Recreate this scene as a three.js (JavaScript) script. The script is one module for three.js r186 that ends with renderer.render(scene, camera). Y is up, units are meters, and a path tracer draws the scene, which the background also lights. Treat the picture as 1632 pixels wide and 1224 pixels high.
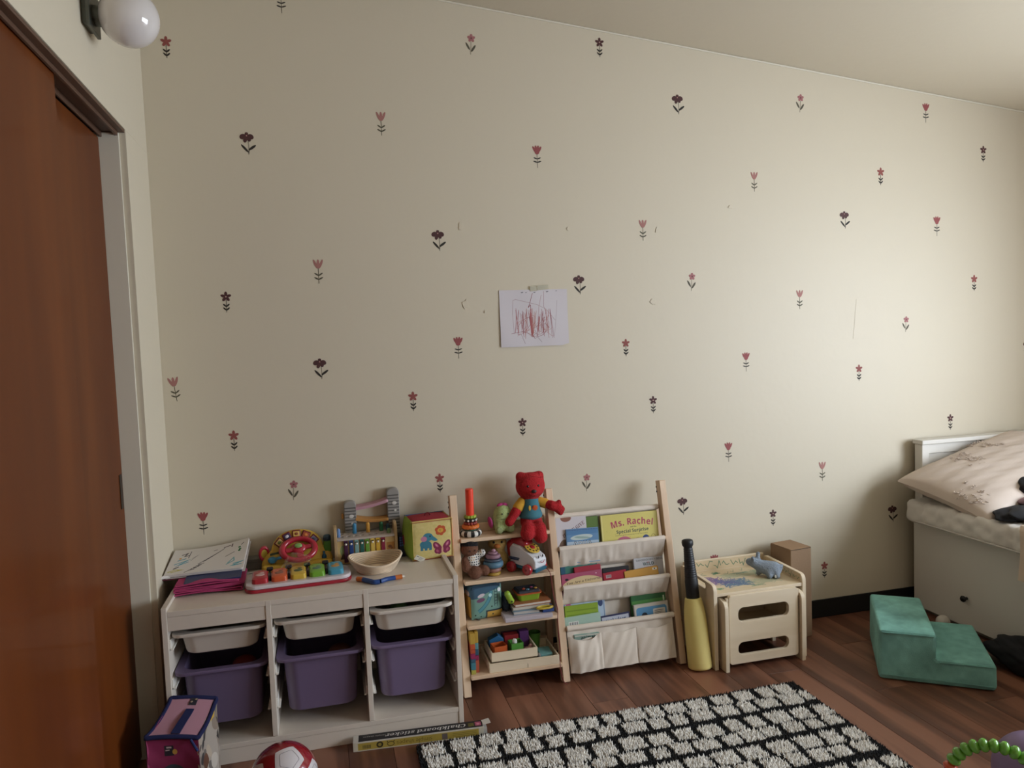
import * as THREE from 'three';
import { RoundedBoxGeometry } from 'three/addons/geometries/RoundedBoxGeometry.js';
import { mergeGeometries, mergeVertices } from 'three/addons/utils/BufferGeometryUtils.js';
import { MarchingCubes } from 'three/addons/objects/MarchingCubes.js';
import { RectAreaLightUniformsLib } from 'three/addons/lights/RectAreaLightUniformsLib.js';

// ---------------------------------------------------------------- camera, sky, light, exposure
const scene = new THREE.Scene();
const FPIX = 1187.03, EYE = new THREE.Vector3(0.5946, 1.4019, 3.0675);
const YAW = 0.2473, PITCH = 0.0607, ROLL = -0.0383;
const FWD = new THREE.Vector3(Math.sin(YAW) * Math.cos(PITCH), -Math.sin(PITCH), -Math.cos(YAW) * Math.cos(PITCH));
const RT0 = new THREE.Vector3(Math.cos(YAW), 0, Math.sin(YAW)), UP0 = new THREE.Vector3().crossVectors(RT0, FWD);
const RT = RT0.clone().multiplyScalar(Math.cos(ROLL)).addScaledVector(UP0, Math.sin(ROLL));
const UPV = UP0.clone().multiplyScalar(Math.cos(ROLL)).addScaledVector(RT0, -Math.sin(ROLL));
const camera = new THREE.PerspectiveCamera(2 * Math.atan(612 / FPIX) * 180 / Math.PI, 1632 / 1224, 0.05, 60);
camera.position.copy(EYE);
camera.quaternion.setFromRotationMatrix(new THREE.Matrix4().makeBasis(RT, UPV, FWD.clone().negate()));
scene.add(camera);

const renderer = new THREE.WebGLRenderer({ antialias: true });
renderer.toneMapping = THREE.LinearToneMapping;
renderer.toneMappingExposure = 1.0;
renderer.shadowMap.enabled = true;

const ROOM_W = 4.42, ROOM_D = 4.7;                       // right wall, rear wall
const WIN = { z0: 1.12, z1: 3.25, y0: 0.70, y1: 1.95 };  // window in the right wall
scene.background = new THREE.Color().setRGB(0.80, 0.90, 1.0);   // overcast daylight outside the window
scene.backgroundIntensity = 3.0;
RectAreaLightUniformsLib.init();
const daylight = new THREE.RectAreaLight(new THREE.Color().setRGB(0.875, 0.978, 1.11), 16.4, WIN.z1 - WIN.z0, WIN.y1 - WIN.y0);
daylight.position.set(ROOM_W + 0.13, (WIN.y0 + WIN.y1) / 2, (WIN.z0 + WIN.z1) / 2);
daylight.lookAt(0, (WIN.y0 + WIN.y1) / 2, (WIN.z0 + WIN.z1) / 2);
scene.add(daylight);

// ---------------------------------------------------------------- helpers
const V3 = (x, y, z) => new THREE.Vector3(x, y, z);
const PI = Math.PI;
let seed = 7;
const rnd = () => { seed = (seed * 1664525 + 1013904223) >>> 0; return seed / 4294967296; };
const rr = (a, b) => a + (b - a) * rnd();
function hash(x, y, s) { let h = (x * 374761393 + y * 668265263 + s * 2147483647) | 0; h = Math.imul(h ^ (h >>> 13), 1274126177); return ((h ^ (h >>> 16)) >>> 0) / 4294967296; }
function pn(x, y, px, py, s) {          // periodic value noise
  const xi = Math.floor(x), yi = Math.floor(y), fx = x - xi, fy = y - yi, m = (a, b) => ((a % b) + b) % b;
  const u = fx * fx * (3 - 2 * fx), v = fy * fy * (3 - 2 * fy), h = (a, b) => hash(m(xi + a, px), m(yi + b, py), s);
  return (h(0, 0) * (1 - u) + h(1, 0) * u) * (1 - v) + (h(0, 1) * (1 - u) + h(1, 1) * u) * v;
}
function fbm(u, v, fx, fy, s, oct = 4) { let a = 0, w = 0.5, t = 0; for (let i = 0; i < oct; i++) { a += w * pn(u * fx, v * fy, fx, fy, s + i * 17); t += w; fx *= 2; fy *= 2; w *= 0.5; } return a / t; }
function n3(x, y, z, s = 3) {           // smooth 3d noise -1..1
  return (Math.sin(x * 1.7 + y * 2.3 + s) + Math.sin(y * 1.9 - z * 2.7 + s * 1.3) + Math.sin(z * 2.1 + x * 1.1 - s * 0.7) + Math.sin((x + y + z) * 3.1 + s)) / 4;
}
function dataTex(n, f, srgb = true, m = n) {
  const d = new Uint8Array(n * m * 4);
  for (let j = 0; j < m; j++) for (let i = 0; i < n; i++) { const c = f(i / n, j / m), k = (j * n + i) * 4; d[k] = c[0]; d[k + 1] = c[1]; d[k + 2] = c[2]; d[k + 3] = 255; }
  const t = new THREE.DataTexture(d, n, m); t.wrapS = t.wrapT = THREE.RepeatWrapping; t.magFilter = t.minFilter = THREE.LinearFilter;
  if (srgb) t.colorSpace = THREE.SRGBColorSpace; t.needsUpdate = true; return t;
}
function canvasTex(w, h, draw) {
  const c = document.createElement('canvas'); c.width = w; c.height = h; const g = c.getContext('2d'); draw(g, w, h);
  const t = new THREE.CanvasTexture(c); t.colorSpace = THREE.SRGBColorSpace; t.magFilter = THREE.LinearFilter; return t;
}
const greyNoise = (n, fx, fy, s, oct) => dataTex(n, (u, v) => { const a = 255 * fbm(u, v, fx, fy, s, oct); return [a, a, a]; }, false);
const mats = new Map();
function mat(color, rough = 0.6, extra = {}) {
  const k = color + '|' + rough + '|' + Object.keys(extra).map(e => e + (extra[e] && extra[e].uuid || extra[e])).join();
  if (!mats.has(k)) mats.set(k, new THREE.MeshPhysicalMaterial({ color, roughness: rough, ...extra }));
  return mats.get(k);
}
const fabric = (color, extra = {}) => mat(color, 0.95, { bumpMap: TX.weave, bumpScale: 0.0006, ...extra });
const plush = (color) => mat(color, 1, { bumpMap: TX.fuzz, bumpScale: 0.0025, sheen: 0.35, sheenRoughness: 0.6, sheenColor: new THREE.Color(color) });
const used = new Map();
function numbered(n) { const k = used.get(n) || 0; used.set(n, k + 1); return k ? n + '_' + String(k).padStart(3, '0') : n; }
function shade(o) { o.castShadow = true; o.receiveShadow = true; return o; }
function mesh(name, g, m, parent = scene) {
  if (Array.isArray(g)) g = merge(g);
  const o = shade(new THREE.Mesh(g, m)); o.name = parent === scene ? numbered(name) : name; parent.add(o); return o;
}
function tag(o, label, category, group) { o.userData = { ...o.userData, label, category }; if (group) o.userData.group = group; return o; }
function thing(name, label, category, pos = [0, 0, 0], turn = 0, group) {
  const o = new THREE.Group(); o.name = numbered(name); o.position.set(...pos); o.rotation.y = turn; scene.add(o); return tag(o, label, category, group);
}
function struct(name, g, m) { const o = mesh(name, g, m); o.userData.kind = 'structure'; return o; }
function merge(list) {
  const l = list.map(g => { const q = g.index ? g.toNonIndexed() : g.clone(); for (const k of Object.keys(q.attributes)) if (!['position', 'normal', 'uv'].includes(k)) q.deleteAttribute(k);
    if (!q.attributes.uv) q.setAttribute('uv', new THREE.BufferAttribute(new Float32Array(q.attributes.position.count * 2), 2)); return q; });
  return mergeGeometries(l);
}
function uvm(g, k = 1, ox = 0, oy = 0, swap = false) {   // uv in metres by the side each face looks to
  if (g.index) g = g.toNonIndexed(); const p = g.attributes.position, n = g.attributes.normal, a = new Float32Array(p.count * 2);
  for (let i = 0; i < p.count; i++) {
    const x = Math.abs(n.getX(i)), y = Math.abs(n.getY(i)), z = Math.abs(n.getZ(i)); let u, v;
    if (y >= x && y >= z) { u = p.getX(i); v = p.getZ(i); } else if (x >= z) { u = p.getZ(i); v = p.getY(i); } else { u = p.getX(i); v = p.getY(i); }
    if (swap) [u, v] = [v, u];
    a[i * 2] = u * k + ox; a[i * 2 + 1] = v * k + oy;
  }
  g.setAttribute('uv', new THREE.BufferAttribute(a, 2)); return g;
}
function at(g, x = 0, y = 0, z = 0, rx = 0, ry = 0, rz = 0) { if (rx) g.rotateX(rx); if (rz) g.rotateZ(rz); if (ry) g.rotateY(ry); return g.translate(x, y, z); }
const box = (w, h, d, x = 0, y = 0, z = 0, r = 0.002, sw = false) => uvm(new RoundedBoxGeometry(w, h, d, 1, Math.min(r, w / 2.1, h / 2.1, d / 2.1)), 1, 0, 0, sw).translate(x, y, z);
const bx = (x0, x1, y0, y1, z0, z1, r = 0.002, sw = false) => uvm(new RoundedBoxGeometry(x1 - x0, y1 - y0, z1 - z0, 1, Math.min(r, (x1 - x0) / 2.1, (y1 - y0) / 2.1, (z1 - z0) / 2.1)).translate((x0 + x1) / 2, (y0 + y1) / 2, (z0 + z1) / 2), 1, 0, 0, sw);
const soft = (w, h, d, r, s = 4) => uvm(new RoundedBoxGeometry(w, h, d, s, r));
const cyl = (r0, r1, h, n = 20) => new THREE.CylinderGeometry(r0, r1, h, n);
const ball = (r, sx = 1, sy = 1, sz = 1, n = 20) => new THREE.SphereGeometry(r, n, Math.round(n * 0.7)).scale(sx, sy, sz);
const tor = (R, r, n = 32, m = 10) => new THREE.TorusGeometry(R, r, m, n).rotateX(PI / 2);
const tube = (pts, r, seg = 40, closed = false, rad = 8) => new THREE.TubeGeometry(new THREE.CatmullRomCurve3(pts.map(p => V3(...p)), closed), seg, r, rad, closed);
const lathe = (pts, n = 32) => new THREE.LatheGeometry(pts.map(p => new THREE.Vector2(...p)), n);
function bar(a, b, w, t, r = 0.002) {   // box from a to b, w across x, t the other way
  const A = V3(...a), B = V3(...b), L = A.distanceTo(B), g = uvm(new RoundedBoxGeometry(w, L, t, 1, r));
  const d = B.clone().sub(A).normalize(); g.applyQuaternion(new THREE.Quaternion().setFromUnitVectors(V3(0, 1, 0), d)); const c = A.add(B).multiplyScalar(0.5); return g.translate(c.x, c.y, c.z);
}
function warp(g, f) { const p = g.attributes.position, v = V3(0, 0, 0); for (let i = 0; i < p.count; i++) { v.fromBufferAttribute(p, i); f(v); p.setXYZ(i, v.x, v.y, v.z); } g.computeVertexNormals(); return g; }
function smooth(g) { const uv = g.attributes.uv; g = g.clone(); g.deleteAttribute('normal'); if (uv) g.deleteAttribute('uv'); g = mergeVertices(g, 1e-5); g.computeVertexNormals(); return g; }
function grid(nu, nv, f) {              // parametric sheet with uv 0..1
  const p = [], uv = [], id = []; for (let j = 0; j <= nv; j++) for (let i = 0; i <= nu; i++) { const q = f(i / nu, j / nv); p.push(...q); uv.push(i / nu, j / nv); }
  for (let j = 0; j < nv; j++) for (let i = 0; i < nu; i++) { const a = j * (nu + 1) + i, b = a + 1, c = a + nu + 1, d = c + 1; id.push(a, b, d, a, d, c); }
  const g = new THREE.BufferGeometry(); g.setAttribute('position', new THREE.Float32BufferAttribute(p, 3)); g.setAttribute('uv', new THREE.Float32BufferAttribute(uv, 2)); g.setIndex(id); g.computeVertexNormals(); return g;
}
function slab(nu, nv, t, f) {           // sheet of thickness t: two faces and a rim
  const front = grid(nu, nv, f), n = front.attributes.normal, p = front.attributes.position;
  const back = grid(nu, nv, (u, v) => { const k = Math.round(v * nv) * (nu + 1) + Math.round(u * nu); return [p.getX(k) - n.getX(k) * t, p.getY(k) - n.getY(k) * t, p.getZ(k) - n.getZ(k) * t]; });
  const P = (g, i, j) => { const k = j * (nu + 1) + i, a = g.attributes.position; return [a.getX(k), a.getY(k), a.getZ(k)]; };
  const rim = []; for (let i = 0; i <= nu; i++) rim.push([i, 0]); for (let j = 1; j <= nv; j++) rim.push([nu, j]); for (let i = nu - 1; i >= 0; i--) rim.push([i, nv]); for (let j = nv - 1; j >= 0; j--) rim.push([0, j]);
  const side = grid(rim.length - 1, 1, (u, v) => { const [i, j] = rim[Math.round(u * (rim.length - 1))]; return P(v ? back : front, i, j); });
  back.index.array.reverse();
  back.computeVertexNormals();
  return [front, back, side];
}
const slabM = (...a) => merge(slab(...a));
function outline(pts) { const s = new THREE.Shape(); pts.forEach((p, i) => i ? s.lineTo(...p) : s.moveTo(...p)); s.closePath(); return s; }
function ext(shape, depth, bevel = 0, seg = 12) { return new THREE.ExtrudeGeometry(shape, { depth, bevelEnabled: bevel > 0, bevelThickness: bevel, bevelSize: bevel, bevelOffset: -bevel, bevelSegments: 2, curveSegments: seg }); }
function rrShape(x0, y0, x1, y1, r) { const s = new THREE.Shape(); s.moveTo(x0 + r, y0); s.lineTo(x1 - r, y0); s.absarc(x1 - r, y0 + r, r, -PI / 2, 0); s.lineTo(x1, y1 - r); s.absarc(x1 - r, y1 - r, r, 0, PI / 2); s.lineTo(x0 + r, y1); s.absarc(x0 + r, y1 - r, r, PI / 2, PI); s.lineTo(x0, y0 + r); s.absarc(x0 + r, y0 + r, r, PI, 1.5 * PI); return s; }
function rrHole(s, x0, y0, x1, y1, r) { const h = new THREE.Path(), q = rrShape(x0, y0, x1, y1, r).getPoints(8).reverse(); q.forEach((p, i) => i ? h.lineTo(p.x, p.y) : h.moveTo(p.x, p.y)); h.closePath(); s.holes.push(h); return s; }
function ell(cx, cy, rx, ry, rot = 0) { const s = new THREE.Shape(); s.absellipse(cx, cy, rx, ry, 0, 2 * PI, false, rot); return s; }
function loftRR(layers, capA = true, capB = true, n = 6) {   // rounded rectangles stacked in y
  const ring = L => { const o = []; for (let c = 0; c < 4; c++) for (let k = 0; k <= n; k++) { const a = c * PI / 2 + k / n * PI / 2, sx = [1, -1, -1, 1][c], sz = [1, 1, -1, -1][c]; o.push([sx * (L.w / 2 - L.r) + L.r * Math.cos(a) + (L.x || 0), L.y, sz * (L.d / 2 - L.r) + L.r * Math.sin(a) + (L.z || 0)]); } o.push(o[0]); return o; };
  const R = layers.map(ring), m = R[0].length, p = [], id = [];
  R.forEach(r => r.forEach(q => p.push(...q)));
  for (let j = 0; j < R.length - 1; j++) for (let i = 0; i < m - 1; i++) { const a = j * m + i, b = a + 1, c = a + m, d = c + 1; id.push(a, c, d, a, d, b); }
  const cap = (j, flip) => { const L = layers[j], k = p.length / 3; p.push(L.x || 0, L.y, L.z || 0); for (let i = 0; i < m - 1; i++) { const a = j * m + i; flip ? id.push(k, a, a + 1) : id.push(k, a + 1, a); } };
  if (capA) cap(0, true); if (capB) cap(R.length - 1, false);
  let g = new THREE.BufferGeometry(); g.setAttribute('position', new THREE.Float32BufferAttribute(p, 3)); g.setIndex(id); g = g.toNonIndexed(); g.computeVertexNormals(); return creased(g, 0.7);
}
function creased(g, ang) {               // smooth normals up to an angle
  const p = g.attributes.position, n = p.count, key = i => Math.round(p.getX(i) * 2e4) + ',' + Math.round(p.getY(i) * 2e4) + ',' + Math.round(p.getZ(i) * 2e4), fn = [], m = new Map(), a = V3(), b = V3(), c = V3();
  for (let i = 0; i < n; i += 3) { a.fromBufferAttribute(p, i); b.fromBufferAttribute(p, i + 1).sub(a); c.fromBufferAttribute(p, i + 2).sub(a); const f = b.clone().cross(c); fn.push(f); for (let k = 0; k < 3; k++) { const q = key(i + k); if (!m.has(q)) m.set(q, []); m.get(q).push(i / 3); } }
  const N = new Float32Array(n * 3), cs = Math.cos(ang); for (let i = 0; i < n; i++) { const f = fn[Math.floor(i / 3)], fu = f.clone().normalize(), s = V3(0, 0, 0); for (const t of m.get(key(i))) if (fn[t].lengthSq() > 0 && fn[t].clone().normalize().dot(fu) >= cs) s.add(fn[t]); s.normalize(); N.set([s.x, s.y, s.z], i * 3); }
  g.setAttribute('normal', new THREE.BufferAttribute(N, 3)); return uvm(g);
}
function blob(parts, cell = 0.004, k = 0.012) {   // smooth union of tapered capsules [a, ra, b, rb] and ellipsoids {c, r}
  const lo = V3(9, 9, 9), hi = V3(-9, -9, -9), ext1 = (c, r) => { lo.min(V3(c[0] - r[0], c[1] - r[1], c[2] - r[2])); hi.max(V3(c[0] + r[0], c[1] + r[1], c[2] + r[2])); };
  for (const q of parts) { if (q.c) ext1(q.c, q.r); else { ext1(q[0], [q[1], q[1], q[1]]); ext1(q[2], [q[3], q[3], q[3]]); } }
  const cen = lo.clone().add(hi).multiplyScalar(0.5), S = Math.max(hi.x - lo.x, hi.y - lo.y, hi.z - lo.z) / 2 * 1.12 + cell * 3, res = Math.min(84, Math.max(18, Math.ceil(2 * S / cell)));
  const mc = new MarchingCubes(res, new THREE.MeshBasicMaterial(), false, false, 120000); mc.isolation = 0;
  const dist = (x, y, z) => { let d = 9; for (const q of parts) { let e;
    if (q.c) { const X = (x - q.c[0]) / q.r[0], Y = (y - q.c[1]) / q.r[1], Z = (z - q.c[2]) / q.r[2], l = Math.sqrt(X * X + Y * Y + Z * Z); e = (l - 1) * Math.min(...q.r); }
    else { const [a, ra, b, rb] = q, bx_ = b[0] - a[0], by = b[1] - a[1], bz = b[2] - a[2], px = x - a[0], py = y - a[1], pz = z - a[2]; const t = Math.max(0, Math.min(1, (px * bx_ + py * by + pz * bz) / (bx_ * bx_ + by * by + bz * bz + 1e-12))); e = Math.hypot(px - bx_ * t, py - by * t, pz - bz * t) - (ra + (rb - ra) * t); }
    const h = Math.max(k - Math.abs(d - e), 0) / k; d = Math.min(d, e) - h * h * k * 0.25; } return d; };
  const h = res / 2; for (let z = 0; z < res; z++) for (let y = 0; y < res; y++) for (let x = 0; x < res; x++) mc.field[x + y * res + z * res * res] = -dist(cen.x + (x - h) / h * S, cen.y + (y - h) / h * S, cen.z + (z - h) / h * S);
  mc.update(); const n = mc.count, g = new THREE.BufferGeometry();
  g.setAttribute('position', new THREE.BufferAttribute(mc.positionArray.slice(0, n * 3), 3)); g.scale(S, S, S).translate(cen.x, cen.y, cen.z);
  let w = mergeVertices(g, 1e-5); w.computeVertexNormals(); return uvm(w);
}
function onWall(u, v, z = 0) { const d = FWD.clone().addScaledVector(RT, (u - 816) / FPIX).addScaledVector(UPV, (612 - v) / FPIX), t = (z - EYE.z) / d.z; return EYE.clone().addScaledVector(d, t); }
function print(name, w, h, tex, parent, x, y, z, rx = 0, ry = 0, rz = 0, rough = 0.55) { const o = mesh(name, new THREE.PlaneGeometry(w, h), mat('#ffffff', rough, { map: tex }), parent); o.position.set(x, y, z); o.rotation.set(rx, ry, rz); return o; }

// ---------------------------------------------------------------- textures
const TX = {};
TX.paint = greyNoise(256, 40, 40, 5, 3);
TX.weave = dataTex(128, (u, v) => { const a = 110 + 60 * Math.sin(u * 2 * PI * 32) * Math.sin(v * 2 * PI * 32) + 60 * pn(u * 32, v * 32, 32, 32, 4); return [a, a, a]; }, false); TX.weave.repeat.set(14, 14);
TX.fuzz = greyNoise(256, 32, 32, 9, 3); TX.fuzz.repeat.set(9, 9);
function woodTex(light, dark, s, fx, fy, streak = 1) {
  return dataTex(512, (u, v) => { const w = fbm(u, v, 3, 2, s, 3), g = fbm(u + 0.06 * w, v, fx, fy, s + 3, 4), f = fbm(u, v, fx * 4, fy, s + 9, 2); let t = Math.min(1, Math.max(0, (g - 0.5) * 2.4 * streak + 0.4 + (f - 0.5) * 0.5)); return [0, 1, 2].map(i => light[i] + (dark[i] - light[i]) * t); });
}
TX.pine = woodTex([226, 199, 170], [204, 173, 142], 11, 14, 2);
TX.birch = woodTex([232, 216, 190], [214, 195, 165], 23, 10, 2, 0.8);
TX.ply = woodTex([214, 190, 152], [186, 156, 116], 29, 12, 2);
TX.floor = [[[138, 93, 72], [92, 57, 42], 31], [[133, 89, 68], [88, 54, 39], 47], [[142, 96, 74], [96, 60, 44], 61]].map(a => woodTex(a[0], a[1], a[2], 16, 2, 1.5));
TX.door = woodTex([106, 53, 15], [86, 39, 8], 71, 6, 1, 0.8);
TX.grain = greyNoise(256, 60, 3, 77, 3);

// ---------------------------------------------------------------- the room
const wallPaint = new THREE.MeshPhysicalMaterial({ color: new THREE.Color().setRGB(0.622, 0.552, 0.428), roughness: 0.55, bumpMap: TX.paint, bumpScale: 0.0004 });
const ceilPaint = new THREE.MeshPhysicalMaterial({ color: new THREE.Color().setRGB(0.622, 0.552, 0.428), roughness: 0.9, bumpMap: TX.paint, bumpScale: 0.0006 });
const trimPaint = mat('#d9d2c1', 0.45);
const ceilY = x => 2.911 - 0.1135 * x;
{
  const g = ext(outline([[-0.25, 0], [ROOM_W + 0.12, 0], [ROOM_W + 0.12, ceilY(ROOM_W + 0.12)], [-0.25, ceilY(-0.25)]]), 0.12).translate(0, 0, -0.12);
  struct('wall_back', uvm(g), wallPaint);
  const g2 = ext(outline([[-0.25, 0], [ROOM_W + 0.12, 0], [ROOM_W + 0.12, ceilY(ROOM_W + 0.12)], [-0.25, ceilY(-0.25)]]), 0.12).translate(0, 0, ROOM_D);
  struct('wall_front', uvm(g2), wallPaint);
  const gc = ext(outline([[-0.25, ceilY(-0.25)], [ROOM_W + 0.12, ceilY(ROOM_W + 0.12)], [ROOM_W + 0.12, ceilY(ROOM_W + 0.12) + 0.1], [-0.25, ceilY(-0.25) + 0.1]]), ROOM_D + 0.24).translate(0, 0, -0.12);
  struct('ceiling', uvm(gc), ceilPaint);
  // left wall with the closet opening
  const DZ0 = 0.318, DZ1 = 3.3, DH = 2.142, top = ceilY(-0.0) - 0.001;
  struct('wall_left', [bx(-0.14, 0, 0, DH, 0, DZ0, 0.001), bx(-0.14, 0, DH, top, 0, ROOM_D, 0.001), bx(-0.14, 0, 0, DH, DZ1, ROOM_D, 0.001)], wallPaint);
  struct('trim_1', [bx(-0.135, -0.02, 0, DH - 0.012, DZ0, DZ0 + 0.010, 0.001), bx(-0.135, -0.02, 0, DH - 0.012, DZ1 - 0.01, DZ1, 0.001)], trimPaint);
  const brown = mat('#5a4031', 0.5);
  struct('trim_2', [bx(-0.135, -0.003, DH - 0.010, DH - 0.001, DZ0, DZ1, 0.001), bx(-0.030, -0.022, DH - 0.022, DH - 0.010, DZ0 + 0.01, DZ1 - 0.01, 0.001), bx(-0.076, -0.070, DH - 0.028, DH - 0.010, DZ0 + 0.01, DZ1 - 0.01, 0.001)], brown);
  struct('wall_closet', bx(-0.25, -0.17, 0, top, 0, ROOM_D, 0.001), wallPaint);
  const doorM = new THREE.MeshPhysicalMaterial({ map: TX.door, roughness: 0.5, specularIntensity: 0.35, clearcoat: 0.14, clearcoatRoughness: 0.1 });
  const d1 = struct('door_1', uvm(bx(-0.066, -0.034, 0.012, DH - 0.014, 0.893, 2.14, 0.002), 0.8), doorM);
  const d2 = struct('door_2', uvm(bx(-0.116, -0.080, 0.012, DH - 0.030, DZ0 + 0.012, 1.30, 0.002), 0.8, 0.3), doorM);
  mesh('door_pull', [bx(-0.0805, -0.0775, 0.885, 1.0, 0.345, 0.372, 0.001)], mat('#3a2e22', 0.35, { metalness: 0.9 }), d2);
  mesh('door_pull', [bx(-0.0345, -0.0315, 0.885, 1.0, 2.06, 2.09, 0.001)], mat('#3a2e22', 0.35, { metalness: 0.9 }), d1);
  const d3 = struct('door_3', uvm(bx(-0.116, -0.080, 0.012, DH - 0.045, 2.08, DZ1 - 0.012, 0.002), 0.8, 0.6), doorM);
  mesh('door_pull', [bx(-0.0805, -0.0775, 0.885, 1.0, 3.22, 3.25, 0.001)], mat('#3a2e22', 0.35, { metalness: 0.9 }), d3);
  // right wall with the window
  const W = WIN, X = ROOM_W, tr = ceilY(ROOM_W) - 0.001;
  struct('wall_right', [bx(X, X + 0.12, 0, W.y0, 0, ROOM_D, 0.001), bx(X, X + 0.12, W.y1, tr, 0, ROOM_D, 0.001), bx(X, X + 0.12, W.y0, W.y1, 0, W.z0, 0.001), bx(X, X + 0.12, W.y0, W.y1, W.z1, ROOM_D, 0.001)], wallPaint);
  const win = new THREE.Group(); win.name = 'window_1'; win.userData.kind = 'structure'; scene.add(win);
  const wf = mat('#e6e2d8', 0.4), f = 0.05, xm = X + 0.07, zc = (W.z0 + W.z1) / 2, yc = (W.y0 + W.y1) / 2;
  mesh('window_frame', [bx(xm - 0.03, xm + 0.03, W.y0, W.y0 + f, W.z0, W.z1), bx(xm - 0.03, xm + 0.03, W.y1 - f, W.y1, W.z0, W.z1), bx(xm - 0.03, xm + 0.03, W.y0 + f, W.y1 - f, W.z0, W.z0 + f), bx(xm - 0.03, xm + 0.03, W.y0 + f, W.y1 - f, W.z1 - f, W.z1)], wf, win);
  mesh('window_mullion', [bx(xm - 0.025, xm + 0.025, yc - 0.025, yc + 0.025, W.z0 + f, W.z1 - f), bx(xm - 0.025, xm + 0.025, W.y0 + f, W.y1 - f, zc - 0.025, zc + 0.025)], wf, win);
  const glass = mat('#ffffff', 0.02, { transmission: 1, thickness: 0, ior: 1.45 });
  for (const [a, b] of [[W.z0 + f, zc - 0.025], [zc + 0.025, W.z1 - f]]) for (const [c, d] of [[W.y0 + f, yc - 0.025], [yc + 0.025, W.y1 - f]]) mesh('pane', new THREE.PlaneGeometry(b - a, d - c).rotateY(PI / 2).translate(xm, (c + d) / 2, (a + b) / 2), glass, win);
  mesh('window_sill', bx(X - 0.04, X + 0.04, W.y0 - 0.025, W.y0 - 0.001, W.z0 - 0.04, W.z1 + 0.04), wf, win);
  // skirting
  const black = mat('#0d0c0b', 0.6);
  struct('baseboard_back', bx(0.001, ROOM_W - 0.001, 0.001, 0.088, 0.0005, 0.009, 0.002), black);
  struct('baseboard_left', [bx(0.0005, 0.009, 0.001, 0.088, 0.0095, DZ0, 0.002), bx(0.0005, 0.009, 0.001, 0.088, DZ1, ROOM_D - 0.001, 0.002)], black);
  struct('baseboard_right', bx(ROOM_W - 0.009, ROOM_W - 0.0005, 0.001, 0.088, 0.0095, ROOM_D - 0.001, 0.002), black);
  struct('baseboard_front', bx(0.01, ROOM_W - 0.01, 0.001, 0.088, ROOM_D - 0.009, ROOM_D - 0.0005, 0.002), black);
  // thin caulk bead where wall meets ceiling
  struct('trim_3', bar([0.002, ceilY(0) - 0.004, 0.003], [ROOM_W - 0.002, ceilY(ROOM_W) - 0.004, 0.003], 0.007, 0.006, 0.002), trimPaint);
  // floor: base slab and planks laid along z
  const fl = new THREE.Group(); fl.name = 'floor'; fl.userData.kind = 'structure'; scene.add(fl);
  mesh('subfloor', bx(-0.25, ROOM_W + 0.12, -0.1, -0.012, -0.12, ROOM_D + 0.12, 0.001), mat('#20130d', 0.9), fl);
  const fm = TX.floor.map(t => new THREE.MeshPhysicalMaterial({ map: t, roughness: 0.42, bumpMap: TX.grain, bumpScale: 0.0004 }));
  const PWD = 0.152, cache = new Map(); let col = 0;
  for (let x = -0.15; x < ROOM_W - 0.001; x += PWD, col++) {
    const x1 = Math.min(x + PWD, ROOM_W); let z = -[0.3, 0.75, 1.05, 0.5, 0.9][col % 5];
    while (z < ROOM_D) {
      const z0 = Math.max(0, z), z1 = Math.min(ROOM_D, z + 1.2); z += 1.2; if (z1 - z0 < 0.02) continue;
      const w = x1 - x - 0.0012, l = z1 - z0 - 0.0012, v = Math.floor(rnd() * 4), key = w.toFixed(3) + l.toFixed(3) + v;
      if (!cache.has(key)) cache.set(key, uvm(new RoundedBoxGeometry(w, 0.012, l, 1, 0.0012), 0.9, v * 0.27, v * 0.37));
      const p = mesh('plank', cache.get(key), fm[Math.floor(rnd() * 3)], fl); p.position.set((x + x1) / 2, -0.006, (z0 + z1) / 2);
    }
  }
}

// ---------------------------------------------------------------- globe wall lamp
{
  const t = thing('wall_lamp', 'white glass globe lamp on a square steel plate above the closet door', 'lamp', [0, 2.352, 0.70]);
  const steel = mat('#5d5f58', 0.4, { metalness: 0.7 });
  mesh('back_plate', [bx(0.014, 0.024, -0.045, 0.064, -0.055, 0.055, 0.002), bx(0.0, 0.0145, -0.035, 0.05, -0.04, 0.04, 0.001)], steel, t);
  mesh('screw', [at(cyl(0.005, 0.005, 0.004, 12), 0.025, 0.034, -0.034, 0, 0, PI / 2)], mat('#1c1c1a', 0.4, { metalness: 0.8 }), t);
  mesh('fitter', [at(cyl(0.028, 0.028, 0.02, 24), 0.033, 0, 0, 0, 0, PI / 2)], steel, t);
  mesh('globe', at(ball(0.08, 1, 1, 1, 48), 0.113, 0, 0), mat('#d8d2d0', 0.08, { clearcoat: 1, clearcoatRoughness: 0.03 }), t);
}

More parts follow.
